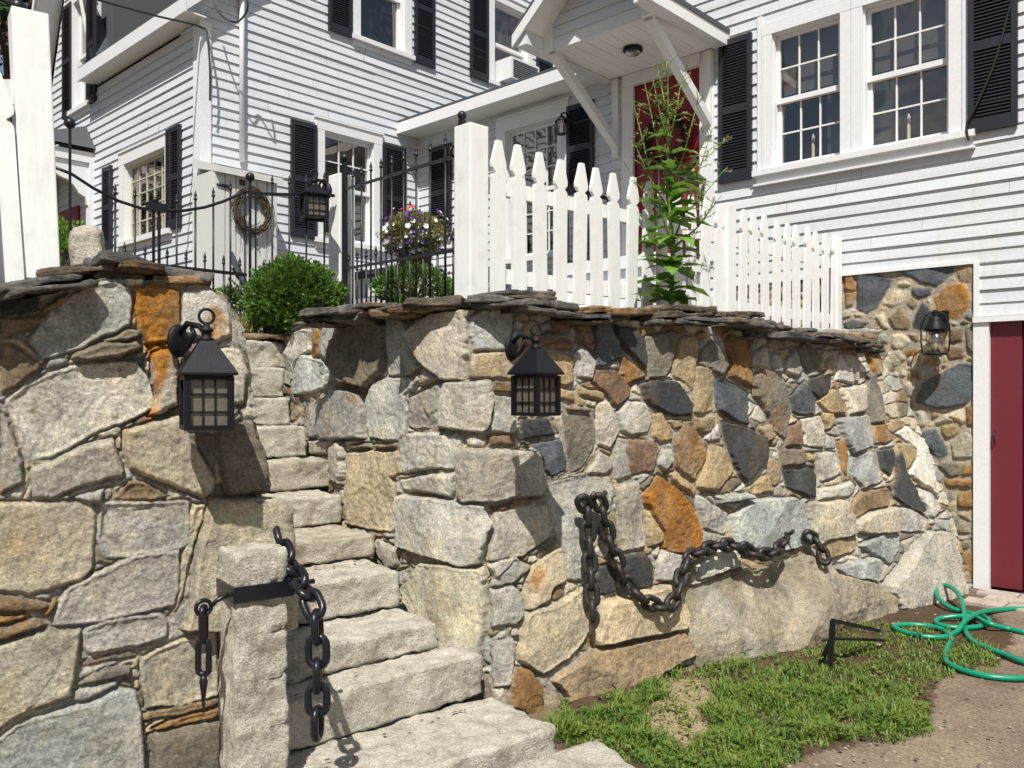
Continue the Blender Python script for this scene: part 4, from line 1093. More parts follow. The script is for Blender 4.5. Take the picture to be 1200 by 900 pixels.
# red entry door with panels and a dark wreath
m = MB(); FA.box(m, dr[0]+.004, dr[1]-.004, dr[2], dr[3]-.004, -.06, -.015)
for (a, b, c, d) in ((.12, .40, .25, .75), (.48, .76, .25, .75), (.12, .40, .9, 1.85), (.48, .76, .9, 1.85)):
    u0 = dr[0]+a*(dr[1]-dr[0])/.88; u1 = dr[0]+b*(dr[1]-dr[0])/.88
    FA.box(m, u0, u1, dr[2]+c, dr[2]+d, -.0145, -.004); FA.box(m, u0+.04, u1-.04, dr[2]+c+.04, dr[2]+d-.04, -.0039, .003)
fd = m.build('front_door', M['red_door'], house)
m = MB(); m.ball(tuple(FA.p(dr[0]+.08, dr[2]+.95, .03)), .03); m.build('handle', M['brass'], fd)
# barn door: planks
m = MB(); u = BD[1]-.004; k = 0
while u > BD[0]:
    wd = [.235, .21, .25, .22][k % 4]; FA.box(m, u-wd+.012, u, .025+.012*(k % 2), 2.165, -.05, -.018-.004*(k % 2)); u -= wd; k += 1
FA.box(m, BD[0], BD[1]-.01, .05, 2.12, -.06, -.0505)
bd = m.build('barn_door', M['barn_red'], house)
p = FA.p(ua(1167), za(1167, 513), -.012); m = MB(); m.tube([p+Vector((0, .01, -.05)), p+Vector((-.03, .01, -.03)), p+Vector((-.03, .01, .03)), p+Vector((0, .01, .05))], .006); m.build('handle', M['iron'], bd)

# canopy over the entry door --------------------------------------------
a0, b0, b1, zc = 6.58, 4.40, 5.68, 5.08
bm_ = (b0+b1)/2; RI = .62
m = MB()                                                # gable roof slabs and boxed eaves
for sgn, be in ((-1, b0), (1, b1)):
    P = [(a0-.34, bm_, zc+RI+.16), (AF, bm_, zc+RI+.16), (AF, be+sgn*.16, zc+.10), (a0-.34, be+sgn*.16, zc+.10)]
    m.add([tuple(p) for p in P]+[(x, y, z+.05) for x, y, z in P], [(0, 1, 2, 3), (7, 6, 5, 4), (0, 3, 7, 4), (2, 1, 5, 6), (3, 2, 6, 7), (1, 0, 4, 5)])
canopy = m.build('canopy', M['roof'], house)
m = MB()
for sgn, be in ((-1, b0), (1, b1)):
    m.box(a0-.315, AF-.0, min(be, be+sgn*.15), max(be, be+sgn*.15), zc-.02, zc+.105)       # boxed eave
    # rake boards
    y0, y1 = be+sgn*.17, bm_; z0, z1 = zc+.085, zc+RI+.14
    q = [(a0-.35, y0, z0-.11), (a0-.318, y0, z0-.11), (a0-.318, y1, z1-.12), (a0-.35, y1, z1-.12)]
    m.add(q+[(x, y, z+.12) for x, y, z in q], [(0, 1, 2, 3), (7, 6, 5, 4), (0, 4, 5, 1), (1, 5, 6, 2), (2, 6, 7, 3), (3, 7, 4, 0)])
m.box(a0-.02, a0+.04, b0+.001, b1-.001, zc-.03, zc+.09)
m.box(AF-.06, AF-.001, b0+.16, b1-.16, zc-.14, zc-.012)
m.build('fascia', M['white'], canopy)
m = MB()
for sgn, be in ((-1, b0), (1, b1)):
    m.add([(a0-.318, bm_, zc+RI+.15), (a0+.03, bm_, zc+RI+.15), (a0+.03, be+sgn*.02, zc+.10), (a0-.318, be+sgn*.02, zc+.10)], [(0, 1, 2, 3)])
    m.box(a0-.05, a0-.021, be-.002 if sgn < 0 else be-.10, be+.10 if sgn < 0 else be+.002, zc-.03, zc+.22)
m.build('soffit', M['soffit'], canopy)
m = MB(); nn = 9
for i in range(nn):
    y = b0+(b1-b0)*i/nn; m.box(a0+.041, AF-.061, y+.003, y+(b1-b0)/nn-.001, zc-.008+.0005*(i % 2), zc+.01)
m.build('ceiling', M['soffit'], canopy)
m = MB(); GF = Fr((a0-.02, 0, 0), (0, 1, 0), (-1, 0, 0)); siding(m, GF, b0, b1, zc+.09, zc+RI+.1, [], clip=lambda z: (max(b0, b0-.16+(z-zc-.05)*1.18), min(b1, b1+.16-(z-zc-.05)*1.18))); m.build('gable', M['siding'], canopy)
for be, bt in ((b1-.06, b1-.06), (b0+.06, b0+.06)):
    m = MB(); m.bar((a0+.02, be, zc-.03), (AF-.05, bt, 4.33), .085, .085); m.bar((AF-.035, bt, 4.2), (AF-.035, bt, zc-.02), .08, .07, up=(1, 0, 0)); m.build('brace', M['white'], canopy)
lamp_p = ((a0+AF)/2-.05, bm_-.05, zc-.01)
cl = thing('ceiling_light', 'small round black light fixed under the canopy ceiling', 'ceiling light', lamp_p)
m = MB(); m.lathe([(.085, 0), (.10, -.012), (.10, -.035), (.085, -.042)], n=20); m.build('rim', M['lantern'], cl, False)
m = MB(); m.lathe([(.08, -.042), (.065, -.07), (.03, -.082), (.001, -.084)], n=20); m.build('glass_shade', M['seedy'], cl, False)

# low link roof with deep eave -------------------------------------------
ae, ze = 7.34, 5.10
m = MB(); m.add([(ae, 5.70, ze+.17), (11.5, 5.70, ze+.75), (11.5, BF-.02, ze+.75), (ae, BF-.02, ze+.17), (ae, 5.70, ze+.145), (11.5, 5.70, ze+.725), (11.5, BF-.02, ze+.725), (ae, BF-.02, ze+.145)],
      [(3, 2, 1, 0), (4, 5, 6, 7), (0, 4, 7, 3), (0, 1, 5, 4)]); eave = m.build('link_roof', M['roof'], house)
m = MB(); m.box(ae-.022, ae, 5.69, BF-.021, ze-.015, ze+.125); m.box(ae, AF, 5.69, 5.712, ze-.015, ze+.16); m.build('fascia', M['white'], eave)
m = MB(); m.box(ae, AF+.02, 5.713, BF-.022, ze-.004, ze+.012); m.build('soffit', M['soffit'], eave)

# wing eave and roof (side), rake (front) ---------------------------------
ov = .24
m = MB(); pts = [(AL-ov, BF-.13, ZE+.12), (AL-ov, 11.95, ZE+.12), (AL+4, 11.95, ZE+4.0), (AL+4, BF-.13, ZE+4.0)]
m.add(pts+[(x, y, z+.05) for x, y, z in pts], [(0, 1, 2, 3), (7, 6, 5, 4), (0, 4, 5, 1), (1, 5, 6, 2), (2, 6, 7, 3), (3, 7, 4, 0)])
pts = [(AL-ov, 13.75, ZE+.12), (AL-ov, 15.5, ZE+.12), (AL+4, 15.5, ZE+4.0), (AL+4, 13.75, ZE+4.0)]
m.add(pts+[(x, y, z+.05) for x, y, z in pts], [(0, 1, 2, 3), (7, 6, 5, 4), (0, 4, 5, 1), (1, 5, 6, 2), (2, 6, 7, 3), (3, 7, 4, 0)])
wr = m.build('wing_roof', M['roof'], house)
m = MB(); m.box(AL-ov-.02, AL-ov, BF-.14, 11.95, ZE-.02, ZE+.14)
m.add([(AL-ov, BF-.145, ZE+.0), (AL+5, BF-.145, ZE+4.85), (AL+5, BF-.145, ZE+5.1), (AL-ov, BF-.145, ZE+.15), (AL-ov, BF-.12, ZE+.0), (AL+5, BF-.12, ZE+4.85), (AL+5, BF-.12, ZE+5.1), (AL-ov, BF-.12, ZE+.15)],
      [(0, 1, 2, 3), (7, 6, 5, 4), (0, 4, 5, 1), (2, 6, 7, 3)]); m.build('fascia', M['white'], wr)
m = MB(); m.box(AL-ov, AL, BF-.118, 11.95, ZE-.005, ZE+.01)
m.add([(AL, BF-.118, ZE+.02), (AL+5, BF-.118, ZE+4.80), (AL+5, BF, ZE+4.80), (AL, BF, ZE+.02)], [(0, 1, 2, 3)]); m.build('soffit', M['soffit'], wr)
# wall dormer gable above the side window
m = MB(); by0, by1, bym = 11.85, 13.85, 12.85; zp = ZE+2.25
for be in (by0, by1):
    s_ = 1 if be > bym else -1
    e_ = .34 if s_ > 0 else .03
    q = [(AL-e_, be+s_*.12, ZE-.02), (AL-e_, bym, zp+.1), (AL+2.5, bym, zp+.1), (AL+2.5, be+s_*.12, ZE-.02)]
    m.add(q+[(x, y, z+.06) for x, y, z in q], [(0, 1, 2, 3), (7, 6, 5, 4), (0, 4, 5, 1), (1, 5, 6, 2), (2, 6, 7, 3), (3, 7, 4, 0)])
dg = m.build('gable_roof', M['roof'], house)
m = MB()
for be in (by0, by1):
    s_ = 1 if be > bym else -1
    if s_ < 0:
        q = [(AL-.034, be-.02, ZE+.02), (AL-.034, be+.09, ZE+.02), (AL-.034, bym+.04, zp+.0), (AL-.034, bym-.06, zp+.0)]; m.add(q, [(0, 1, 2, 3)]); continue
    q = [(AL-.33, be+s_*.1, ZE-.06), (AL-.33, bym, zp+.06), (AL-.0, bym, zp+.06), (AL-.0, be+s_*.1, ZE-.06)]
    m.add(q+[(x, y, z+.03) for x, y, z in q], [(0, 1, 2, 3), (7, 6, 5, 4), (0, 4, 5, 1), (1, 5, 6, 2), (2, 6, 7, 3), (3, 7, 4, 0)])
    q = [(AL-.36, be+s_*.14, ZE-.10), (AL-.34, be+s_*.14, ZE-.10), (AL-.34, bym, zp+.0), (AL-.36, bym, zp+.0)]
    m.add(q+[(x, y, z+.17) for x, y, z in q], [(0, 1, 2, 3), (7, 6, 5, 4), (0, 4, 5, 1), (1, 5, 6, 2), (2, 6, 7, 3), (3, 7, 4, 0)])
m.build('soffit', M['soffit'], dg)
# side entry hood with scroll brackets and its red door
hb0, hb1, hz = 12.0, 13.6, 4.72
m = MB(); q = [(AL-.95, hb0-.05, hz+.16), (AL-.95, hb1, hz+.16), (AL, hb1-.3, hz+.55), (AL, hb0+.3, hz+.55)]
m.add(q+[(x, y, z-.05) for x, y, z in q], [(0, 1, 2, 3), (7, 6, 5, 4), (0, 4, 5, 1), (1, 5, 6, 2), (3, 7, 4, 0)])
m.add([(AL-.95, hb0-.05, hz+.16), (AL, hb0+.3, hz+.55), (AL, hb0-.05, hz+.16)], [(0, 2, 1)])
hd = m.build('entry_hood', M['roof'], house)
m = MB(); m.box(AL-.9, AL, hb0, hb1-.05, hz-.03, hz+.11); m.box(AL-.08, AL, hb0, hb0+.12, 2.0, hz-.03); m.build('fascia', M['white'], hd)
def scroll(u, v, o): return (AL-u, hb0+.02+o, hz-.03-v)
for k in (0, 1.3):
    m = MB(); out = [(.04, 0), (.78, 0), (.78, .10), (.70, .13), (.62, .10), (.55, .12), (.50, .2), (.42, .24), (.34, .26), (.26, .33), (.2, .42), (.12, .46), (.10, .56), (.04, .6)]
    m.prism(out, lambda u, v, o, k=k: (AL-u, hb0+.03+k+o, hz-.031-v), 0, .07); m.ball((AL-.72, hb0+.065+k, hz-.17), .05)
    o = m.build('bracket', M['white'], hd); fixn(o.data)
m = MB(); FL.box(m, 12.5, 13.35, 2.1, 4.2, .015, .05); m.build('side_door', M['red_door'], house)
# white service conduit on the wing
m = MB(); x_ = ub(281); m.tube([(x_, BF-.05, zb(281, 190)), (x_, BF-.05, 7.2)], .032, 10); m.build('conduit', M['white'], house)
# attic fill so no light leaks through
m = MB(); m.box(AL+.25, 11.9, BF+.7, 15, 1.9, ZE); m.box(AF+.85, 13, -3.2, BF+.4, 0, 5.0); m.build('core', M['dark'], house)

# ------------------------------------------------------------------ picket fence on the long wall
def place(src, loc=None, mtx=None, parent=None):
    c = src.copy(); C.objects.link(c)
    if parent is not None: c.parent = parent
    return c
PK = [(u*1.42, v) for u, v in [(-.036, 0), (.036, 0), (.036, .66), (.031, .675), (.020, .682), (.019, .690), (.027, .697), (.037, .712), (.038, .735), (.012, .865), (-.012, .865), (-.038, .735), (-.037, .712), (-.027, .697), (-.019, .690), (-.020, .682), (-.031, .675), (-.036, .66)]]
fence = thing('picket_fence', 'white picket fence with notched points along the top of the long wall', 'fence', (3.25, 3.35, 2.1))
F0, F1 = Vector((3.255, 3.35, 0)), Vector((7.66, 3.135, 0)); fd_ = (F1-F0).normalized(); fn2 = Vector((fd_.y, -fd_.x, 0))
m = MB(); m.prism(PK, lambda u, v, o: (u, o, v), -.011, .011); pk = m.mesh('picket', M['fence_white']); fixn(pk)
ang = math.atan2(fd_.y, fd_.x); rr = random.Random(3)
def fpt(s, z, o=0): return F0+fd_*s+fn2*o+Vector((0, 0, z))
base = fence.matrix_basis.inverted()
def put(me_, mtx, name, parent, binv):
    o = bpy.data.objects.new(name, me_); C.objects.link(o); o.parent = parent; o.matrix_basis = binv @ mtx; return o
sa = .175; k = 0
while sa < 4.33:
    if abs(sa-2.55) > .11:
        z0 = 2.14+rr.uniform(-.012, .012)
        put(pk, Matrix.Translation(fpt(sa, z0, .012)) @ Matrix.Rotation(ang, 4, 'Z') @ Matrix.Rotation(R(rr.uniform(-1.2, 1.8)), 4, 'Y') @ Matrix.Rotation(R(rr.uniform(-1.5, 1.5)), 4, 'Z') @ Matrix.Diagonal((1.0, 1, (3.01+rr.uniform(-.012, .012)-z0)/.865, 1)), 'picket', fence, base)
    sa += .172; k += 1
for z in (2.26, 2.76):
    for s0_, s1_ in ((.05, 2.49), (2.61, 4.36)):
        m = MB(); m.bar(fpt(s0_, z, -.025), fpt(s1_, z, -.025), .036, .085); m.build('rail', M['fence_white'], fence)
for s_, w_, zt in ((0, .135, 3.055), (2.55, .12, 3.02), (4.37, .09, 2.99)):
    m = MB(); c = fpt(s_, 0, -.01); x_, y_ = fd_*w_/2, fn2*w_/2
    m.hexa([c+Vector((0, 0, 1.98))+a*x_+b*y_ for a, b in ((-1, 1), (1, 1), (1, -1), (-1, -1))]+[c+Vector((0, 0, zt))+a*x_+b*y_ for a, b in ((-1, 1), (1, 1), (1, -1), (-1, -1))])
    o = m.build('post', M['fence_white'], fence); fixn(o.data); bv = o.modifiers.new('bevel', 'BEVEL'); bv.width = .006; bv.segments = 2
# leaning picket fence at the far left
lf = thing('picket_fence', 'leaning white fence post and pickets cut off at the left edge', 'fence', at(45, 330, 3.3))
cpt, cpb = at(33, 18, 3.32), at(47, 330, 3.32); w_ = .128
ux = Vector((math.cos(R(-11)), math.sin(R(-11)), 0)); uy = Vector((-ux.y, ux.x, 0)); 
m = MB(); m.hexa([cpb+ux*a*w_/2+uy*b*w_/2 for a, b in ((-1, -1), (1, -1), (1, 1), (-1, 1))]+[cpt+ux*a*w_/2+uy*b*w_/2 for a, b in ((-1, -1), (1, -1), (1, 1), (-1, 1))])
o = m.build('post', M['fence_white'], lf); bv = o.modifiers.new('bevel', 'BEVEL'); bv.width = .006; bv.segments = 2
m = MB(); m.ball(tuple(cpt+Vector((-.02, .05, .04))), .03); m.tube([cpt+Vector((-.02, .05, -.1)), cpt+Vector((-.02, .05, .04))], .012); m.build('finial', M['iron'], lf)
for k in range(3):
    xx = 3-k*33
    p0, p1 = at(xx+9, 352, 3.20-.09*k), at(xx-9, 84-5*k, 3.20-.09*k)
    ax = (p1-p0).normalized(); L_ = (p1-p0).length; s3 = L_/.865
    M3 = Matrix((ux, -uy, ax)).transposed().to_4x4(); M3.translation = p0
    m = MB(); m.prism([(u*.98, v*s3) for u, v in PK], lambda u, v, o: tuple(M3 @ Vector((u, o, v))), -.011, .011); o = m.build('picket', M['fence_white'], lf); fixn(o.data)
for y in (108, 318): m = MB(); m.bar(at(36, y, 3.36), at(-85, y+2, 3.02), .04, .09); m.build('rail', M['fence_white'], lf)

# ------------------------------------------------------------------ iron fence panels
def spear(m, p, z1, r=.0075, tip=True):
    p = Vector(p); m.tube([p, Vector((p.x, p.y, z1))], r, 6)
    if tip: m.lathe([(r, 0), (.014, .006), (.014, .014), (.008, .02), (.012, .035), (.001, .075)], (p.x, p.y, z1), 8)
gate = thing('iron_gate', 'black iron gate of thin spear-topped bars between the two white posts', 'gate', (3.25, 3.5, 1.98))
GA, GB = at(404, 460, 7.1), Vector((3.28, 3.46, 0)); GA.z = 0
gd = (GB-GA)
def gz(px, y): return px
def topz(s): return 3.29-.36*s
def lowz(s): return 2.63-.23*s
nb = 20
for i in range(1, nb):
    s = i/nb; p = GA+gd*s; m = MB(); spear(m, (p.x, p.y, 2.03), topz(s)+.075 if i % 2 == 0 else lowz(s)+.06); m.build('bar', M['iron'], gate)
for f in (topz, lowz): m = MB(); m.bar(GA+Vector((0, 0, f(0))), GB+Vector((0, 0, f(1))), .012, .02); m.build('rail', M['iron'], gate)
m = MB(); m.bar(GA+Vector((0, 0, 2.0)), GA+Vector((0, 0, 3.52)), .035, .035); m.ball((GA.x, GA.y, 3.55), .036); m.build('post', M['iron'], gate)
m = MB(); m.bar(GB+Vector((0, 0, 2.0)), GB+Vector((0, 0, 3.12)), .03, .03); m.ball((GB.x, GB.y, 3.145), .026); m.build('post', M['iron'], gate)
m = MB(); q = GB+Vector((.02, .0, 2.94)); m.tube([q+Vector((math.cos(a)*.04-.05, .02, math.sin(a)*.03)) for a in [i*.5 for i in range(13)]], .008, closed=True); m.build('latch', M['iron'], gate)
# lamp post behind
wp = thing('white_post', 'plain white square post carrying a lantern behind the round shrub', 'post', at(401, 420, 7.25))
WP = at(400.5, 420, 7.25); m = MB(); m.box(WP.x-.08, WP.x+.08, WP.y-.08, WP.y+.08, 1.95, 3.44); o = m.build('shaft', M['fence_white'], wp); bv = o.modifiers.new('bevel', 'BEVEL'); bv.width = .006

iron_f = thing('iron_fence', 'black iron double gate and fence dipping in a curve at the head of the steps', 'fence', (2.6, 5.2, 1.97))
B_ = 5.95
def fx_(x): return on_b(x, 460, B_).x
def fz_(x, y): return on_b(x, y, B_).z
railpts = [(64, 196), (84, 204), (110, 221), (140, 236), (165, 244), (190, 247), (215, 247), (240, 243), (262, 236), (280, 228), (289, 224)]
m = MB(); m.tube([(fx_(x), B_, fz_(x, y)) for x, y in railpts], .011, 8); m.build('rail', M['iron'], iron_f)
m = MB(); m.bar((fx_(291), B_, fz_(291, 227)), (fx_(392), B_, fz_(380, 227)), .014, .024); m.build('rail', M['iron'], iron_f)
m = MB(); m.bar((fx_(60), B_, 2.5), (fx_(289), B_, 2.5), .014, .024); m.build('rail', M['iron'], iron_f)
m = MB(); m.bar((fx_(297), B_, 2.47), (fx_(392), B_, 2.47), .014, .024); m.build('rail', M['iron'], iron_f)
for x, y in ((135, 228), (158, 231), (207, 238), (229, 235), (250, 231), (270, 223), (319, 216), (339, 216), (359, 214), (380, 212)):
    m = MB(); spear(m, (fx_(x), B_, 1.98), fz_(x, y)); m.build('bar', M['iron'], iron_f)
for x in (240, 262, 281, 309, 146, 170, 196, 218):
    m = MB(); spear(m, (fx_(x), B_, 1.98), 2.56, .0065); m.build('bar', M['iron'], iron_f)
for x, y, r_ in ((82, 150, .012), (180, 245, .014), (186.5, 245, .014), (293, 212, .014), (299.5, 224, .008), (287, 224, .008)):
    m = MB(); m.bar((fx_(x), B_, 1.98), (fx_(x), B_, fz_(x, y)), r_*1.15, r_*1.15)
    if x in (293, 82): m.ball((fx_(x), B_, fz_(x, y)+.03), .035)
    m.build('post', M['iron'], iron_f)
m = MB(); m.box(fx_(172), fx_(193), B_-.03, B_+.02, fz_(180, 248), fz_(180, 238)); m.ball((fx_(182), B_, fz_(182, 235)), .025); m.build('latch', M['iron'], iron_f)

# ------------------------------------------------------------------ lanterns
def lantern(label, loc, rz, wall_off, wall_ang, s=1.0, hh=.19, rf=1.0):
    """loc: centre of the lantern's base; square pane cage, pyramid roof, wall bracket behind"""
    t = thing('lantern', label, 'lantern', loc, rz, 'black iron lanterns')
    w_ = .073*s; h_ = hh*s
    m = MB(); b = .011*s
    for sx in (-1, 1):
        for sy in (-1, 1): m.box(sx*w_-b, sx*w_+b, sy*w_-b, sy*w_+b, 0, h_)
    for z in (0, h_-.012*s):
        m.box(-w_+b, w_-b, -w_-b*.9, -w_+b*.9, z, z+.016*s); m.box(-w_+b, w_-b, w_-b*.9, w_+b*.9, z, z+.016*s)
        m.box(-w_-b*.9, -w_+b*.9, -w_+b, w_-b, z, z+.016*s); m.box(w_-b*.9, w_+b*.9, -w_+b, w_-b, z, z+.016*s)
    m.build('cage', M['lantern'], t, False)
    m = MB(); c = .0028*s
    for f in (-1/3, 1/3):
        for sg in (-1, 1):
            m.box(f*(w_-b)-c, f*(w_-b)+c, sg*(w_-.001)-c, sg*(w_-.001)+c, .016*s, h_-.012*s); m.box(sg*(w_-.001)-c, sg*(w_-.001)+c, f*(w_-b)-c, f*(w_-b)+c, .016*s, h_-.012*s)
            z = h_*(.5+f*.5)
            m.box(-w_+b, w_-b, sg*(w_-.001)-c*.8, sg*(w_-.001)+c*.8, z-c, z+c); m.box(sg*(w_-.001)-c*.8, sg*(w_-.001)+c*.8, -w_+b, w_-b, z-c, z+c)
    m.build('muntins', M['lantern'], t, False)
    m = MB(); g = w_-.006*s; m.box(-g, g, -g, g, .014*s, h_-.004*s); m.build('glass', M['seedy'], t, False)
    m = MB(); e = w_*1.32; tp = .024*s; zr = h_+.004*s; rh = .125*s*rf
    m.hexa([(-e, -e, zr), (e, -e, zr), (e, e, zr), (-e, e, zr), (-e, -e, zr+.008*s), (e, -e, zr+.008*s), (e, e, zr+.008*s), (-e, e, zr+.008*s)])
    m.hexa([(-e, -e, zr+.0085*s), (e, -e, zr+.0085*s), (e, e, zr+.0085*s), (-e, e, zr+.0085*s), (-tp, -tp, zr+rh), (tp, -tp, zr+rh), (tp, tp, zr+rh), (-tp, tp, zr+rh)])
    m.build('roof', M['lantern'], t, False)
    m = MB(); z = zr+rh
    m.lathe([(.026*s, 0), (.028*s, .006*s), (.018*s, .014*s), (.018*s, .03*s), (.024*s, .034*s), (.024*s, .042*s), (.012*s, .05*s), (.010*s, .064*s)], (0, 0, z), 14); m.build('finial', M['lantern'], t, False)
    m = MB(); rc = .026*s; d = Vector((math.cos(-rz+R(-20)), math.sin(-rz+R(-20)), 0))
    m.tube([Vector((0, 0, z+.062*s+rc))+d*rc*math.cos(a)+Vector((0, 0, rc*math.sin(a))) for a in [i*math.pi/10 for i in range(20)]], .0055*s, 8, closed=True); m.build('ring', M['lantern'], t, False)
    # bracket: round backplate on the wall and a curled arm
    wd = Vector((math.cos(wall_ang-rz), math.sin(wall_ang-rz), 0))      # towards the wall, local
    zc_ = z+.0*s; bp = wd*wall_off+Vector((0, 0, zc_+.005*s))
    q = wd.to_track_quat('Z', 'Y').to_matrix().to_4x4()
    m = MB(); tmp = MB(); tmp.lathe([(.001, 0), (.043*s, 0), (.043*s, -.008*s), (.037*s, -.014*s), (.02*s, -.02*s), (.001, -.02*s)], (0, 0, 0), 24)
    m.add([q @ Vector(v)*1.0+bp for v in [Vector((a*1.0, b*1.45 if True else b, c)) for a, b, c in tmp.v]], tmp.f, True)
    m.build('backplate', M['lantern'], t, False)
    m = MB(); m.tube([bp-wd*.02+Vector((0, 0, .03*s)), bp-wd*wall_off*.35+Vector((0, 0, .062*s)), bp-wd*wall_off*.75+Vector((0, 0, .05*s)), Vector((0, 0, z+.03*s))], .011*s, 10)
    m.tube([bp-wd*.02-Vector((0, 0, .05*s)), bp-wd*wall_off*.4-Vector((0, 0, .02*s)), bp-wd*wall_off*.6+Vector((0, 0, .02*s)), bp-wd*wall_off*.5+Vector((0, 0, .045*s))], .009*s, 8)
    m.build('arm', M['lantern'], t, False); return t
p = at(242, 503, 3.08)
lantern('large iron lantern hung on the left wall below the rusty orange stone', p, R(-20), .17, R(100), 1.0)
p = at(628, 487, 4.06)
lantern('iron lantern at the corner of the right wall above the heavy chain', p, R(-1), .16, R(92), 1.0)
p = at(368, 257, 6.9)
lantern('iron lantern mounted on the white post behind the round shrub', p, R(-20), .2, R(25), 1.16, .155, .55)
# round-glass lantern on the stone foundation
p = on_a(1096, 416, AF-.17)
t = thing('lantern', 'cylindrical glass lantern with wire hoop on the stone foundation beside the barn door', 'lantern', p, 0, 'black iron lanterns')
m = MB(); m.lathe([(.001, 0), (.092, 0), (.092, .014), (.07, .018), (.001, .018)], n=24); m.build('base', M['lantern'], t, False)
m = MB(); m.lathe([(.072, .018), (.074, .1), (.072, .2)], n=24); m.build('glass', M['clear_glass'], t, False)
m = MB(); m.lathe([(.088, .2), (.09, .212), (.062, .26), (.05, .285), (.05, .31), (.03, .318), (.001, .32)], n=24); m.build('cap', M['lantern'], t, False)
m = MB(); m.lathe([(.012, .02), (.014, .09), (.012, .11), (.022, .13), (.018, .16), (.003, .172)], n=12); m.build('bulb', M['wax'], t, False)
m = MB(); m.tube([(0, .10, .02), (0, .112, .12), (0, .11, .24), (0, .075, .33), (0, 0, .37), (0, -.075, .33), (0, -.11, .24), (0, -.112, .12), (0, -.10, .02)], .006, 8); m.build('hoop', M['lantern'], t, False)
m = MB(); m.box(.105, .165, -.06, .06, .21, .37); m.tube([(.13, 0, .30), (.06, 0, .34), (0, 0, .315)], .014, 8); m.build('bracket', M['lantern'], t, False)
# small carriage light by the link window
p = on_a(658, 158, AF-.16)
t = thing('wall_light', 'small black glass carriage light between the link window and its shutter', 'wall light', p)
m = MB(); m.lathe([(.05, 0), (.055, .012), (.03, .014)], n=6); m.lathe([(.075, .15), (.08, .16), (.03, .21), (.012, .225), (.01, .25)], n=6)
for k in range(6): m.tube([(.05*math.cos(k*1.047), .05*math.sin(k*1.047), .01), (.072*math.cos(k*1.047), .072*math.sin(k*1.047), .15)], .005, 5)
m.build('cage', M['lantern'], t, False)
m = MB(); m.lathe([(.045, .014), (.066, .15)], n=6, smooth=False); m.build('glass', M['clear_glass'], t, False)
m = MB(); m.lathe([(.055, -.03), (.055, -.012), (.02, 0)], (.145, -.02, .18), 16, axis='x'); m.tube([(.13, -.02, .18), (.07, -.01, .27), (0, 0, .245)], .01, 8); m.build('bracket', M['lantern'], t, False)

# ------------------------------------------------------------------ chains
def link_mesh(name, m_, L=.14, W=.092, r=.0135):
    m = MB(); hs = (L-W)/2; R_ = W/2-r; pts = []
    for i in range(9): a = -math.pi/2+math.pi*i/8; pts.append(Vector((hs+R_*math.cos(a), R_*math.sin(a), 0)))
    for i in range(9): a = math.pi/2+math.pi*i/8; pts.append(Vector((-hs+R_*math.cos(a), R_*math.sin(a), 0)))
    m.tube(pts, r, 10, closed=True); return m.mesh(name, m_)
def chain(name, label, pts, lm, pitch, nrm, cat='chain', start=0, jit=.15, seed=1, group=None):
    """pts: polyline; links strung along it, alternate links turned a quarter"""
    pts = [Vector(p) for p in pts]; t = thing(name, label, cat, pts[0], 0, group); inv = t.matrix_basis.inverted(); rr = random.Random(seed)
    seg = [(b-a).length for a, b in zip(pts[:-1], pts[1:])]; tot = sum(seg); n = max(1, int(tot/pitch))
    def pos(s):
        for a, b, l in zip(pts[:-1], pts[1:], seg):
            if s <= l: return a.lerp(b, s/l)
            s -= l
        return pts[-1]+(pts[-1]-pts[-2]).normalized()*s
    for i in range(n):
        c = pos((i+.5)*pitch); d = (pos((i+.98)*pitch)-pos((i+.02)*pitch)).normalized()
        nn = Vector(nrm); nn = (nn-d*nn.dot(d)).normalized(); b = nn.cross(d)
        q = Matrix((d, b, nn)).transposed().to_4x4()
        q = q @ Matrix.Rotation(R(45*0+90*((i+start) % 2))+rr.uniform(-jit, jit), 4, 'X'); q.translation = c
        put(lm, q, 'link', t, inv)
    return t
view = Vector((-SA, -CA, 0))
L1 = link_mesh('link', M['chain'], .135, .094, .0145)
q = [at(326, 618, 3.40), at(333, 648, 3.32), at(347, 676, 3.2), at(362, 700, 3.08), at(370, 716, 3.04), at(372, 740, 3.03), at(372, 872, 3.03)]
chain('chain', 'thick black chain draping past the granite post and hanging down over the steps', q, L1, .0855, view, start=1)
L2 = link_mesh('link', M['chain'], .145, .062, .0115)
fz0 = at(237, 709, 3.10)
ch = chain('chain', 'short black chain with a spike hanging left of the granite post', [at(238.5, 712, 3.05), at(238.5, 802, 3.05)], L2, .118, view, start=1, jit=.05)
m = MB(); a_ = at(238.5, 789, 3.05); m.tube([a_, a_+Vector((0, 0, -.03)), a_+Vector((0, 0, -.06)), a_+Vector((0, 0, -.145))], [.007, .016, .011, .002], 8); m.build('spike', M['chain'], ch)
# weathered chain on the long wall
def lwp(x, y, off=.035):                                # a point just proud of the long wall's face
    d = ray(x, y); best_ = None
    for i in range(3000):
        t_ = 3.6+i*.0015; p = Vector((d.x*t_, d.y*t_, HC+d.z*t_))
        z = min(max(p.z, 0), 2.1)
        l0 = [(3.07, 2.93), (4.42, 2.63), (6.54, 2.30), (7.70, 2.04)]; l1 = [(3.05, 3.06), (4.55, 2.74), (6.50, 2.46), (7.70, 2.30)]; l2 = [(3.06, 3.20), (4.80, 2.81), (6.40, 2.72), (7.70, 2.79)]
        f = lambda l: float(np.interp(p.x, [a for a, b in l], [b for a, b in l]))
        b_ = f(l0)+(f(l1)-f(l0))*z/.9 if z < .9 else f(l1)+(f(l2)-f(l1))*(z-.9)/1.2
        if p.y > b_-.05-off: return p
    return p
L3 = link_mesh('link', M['chain_rusty'], .135, .095, .0175)
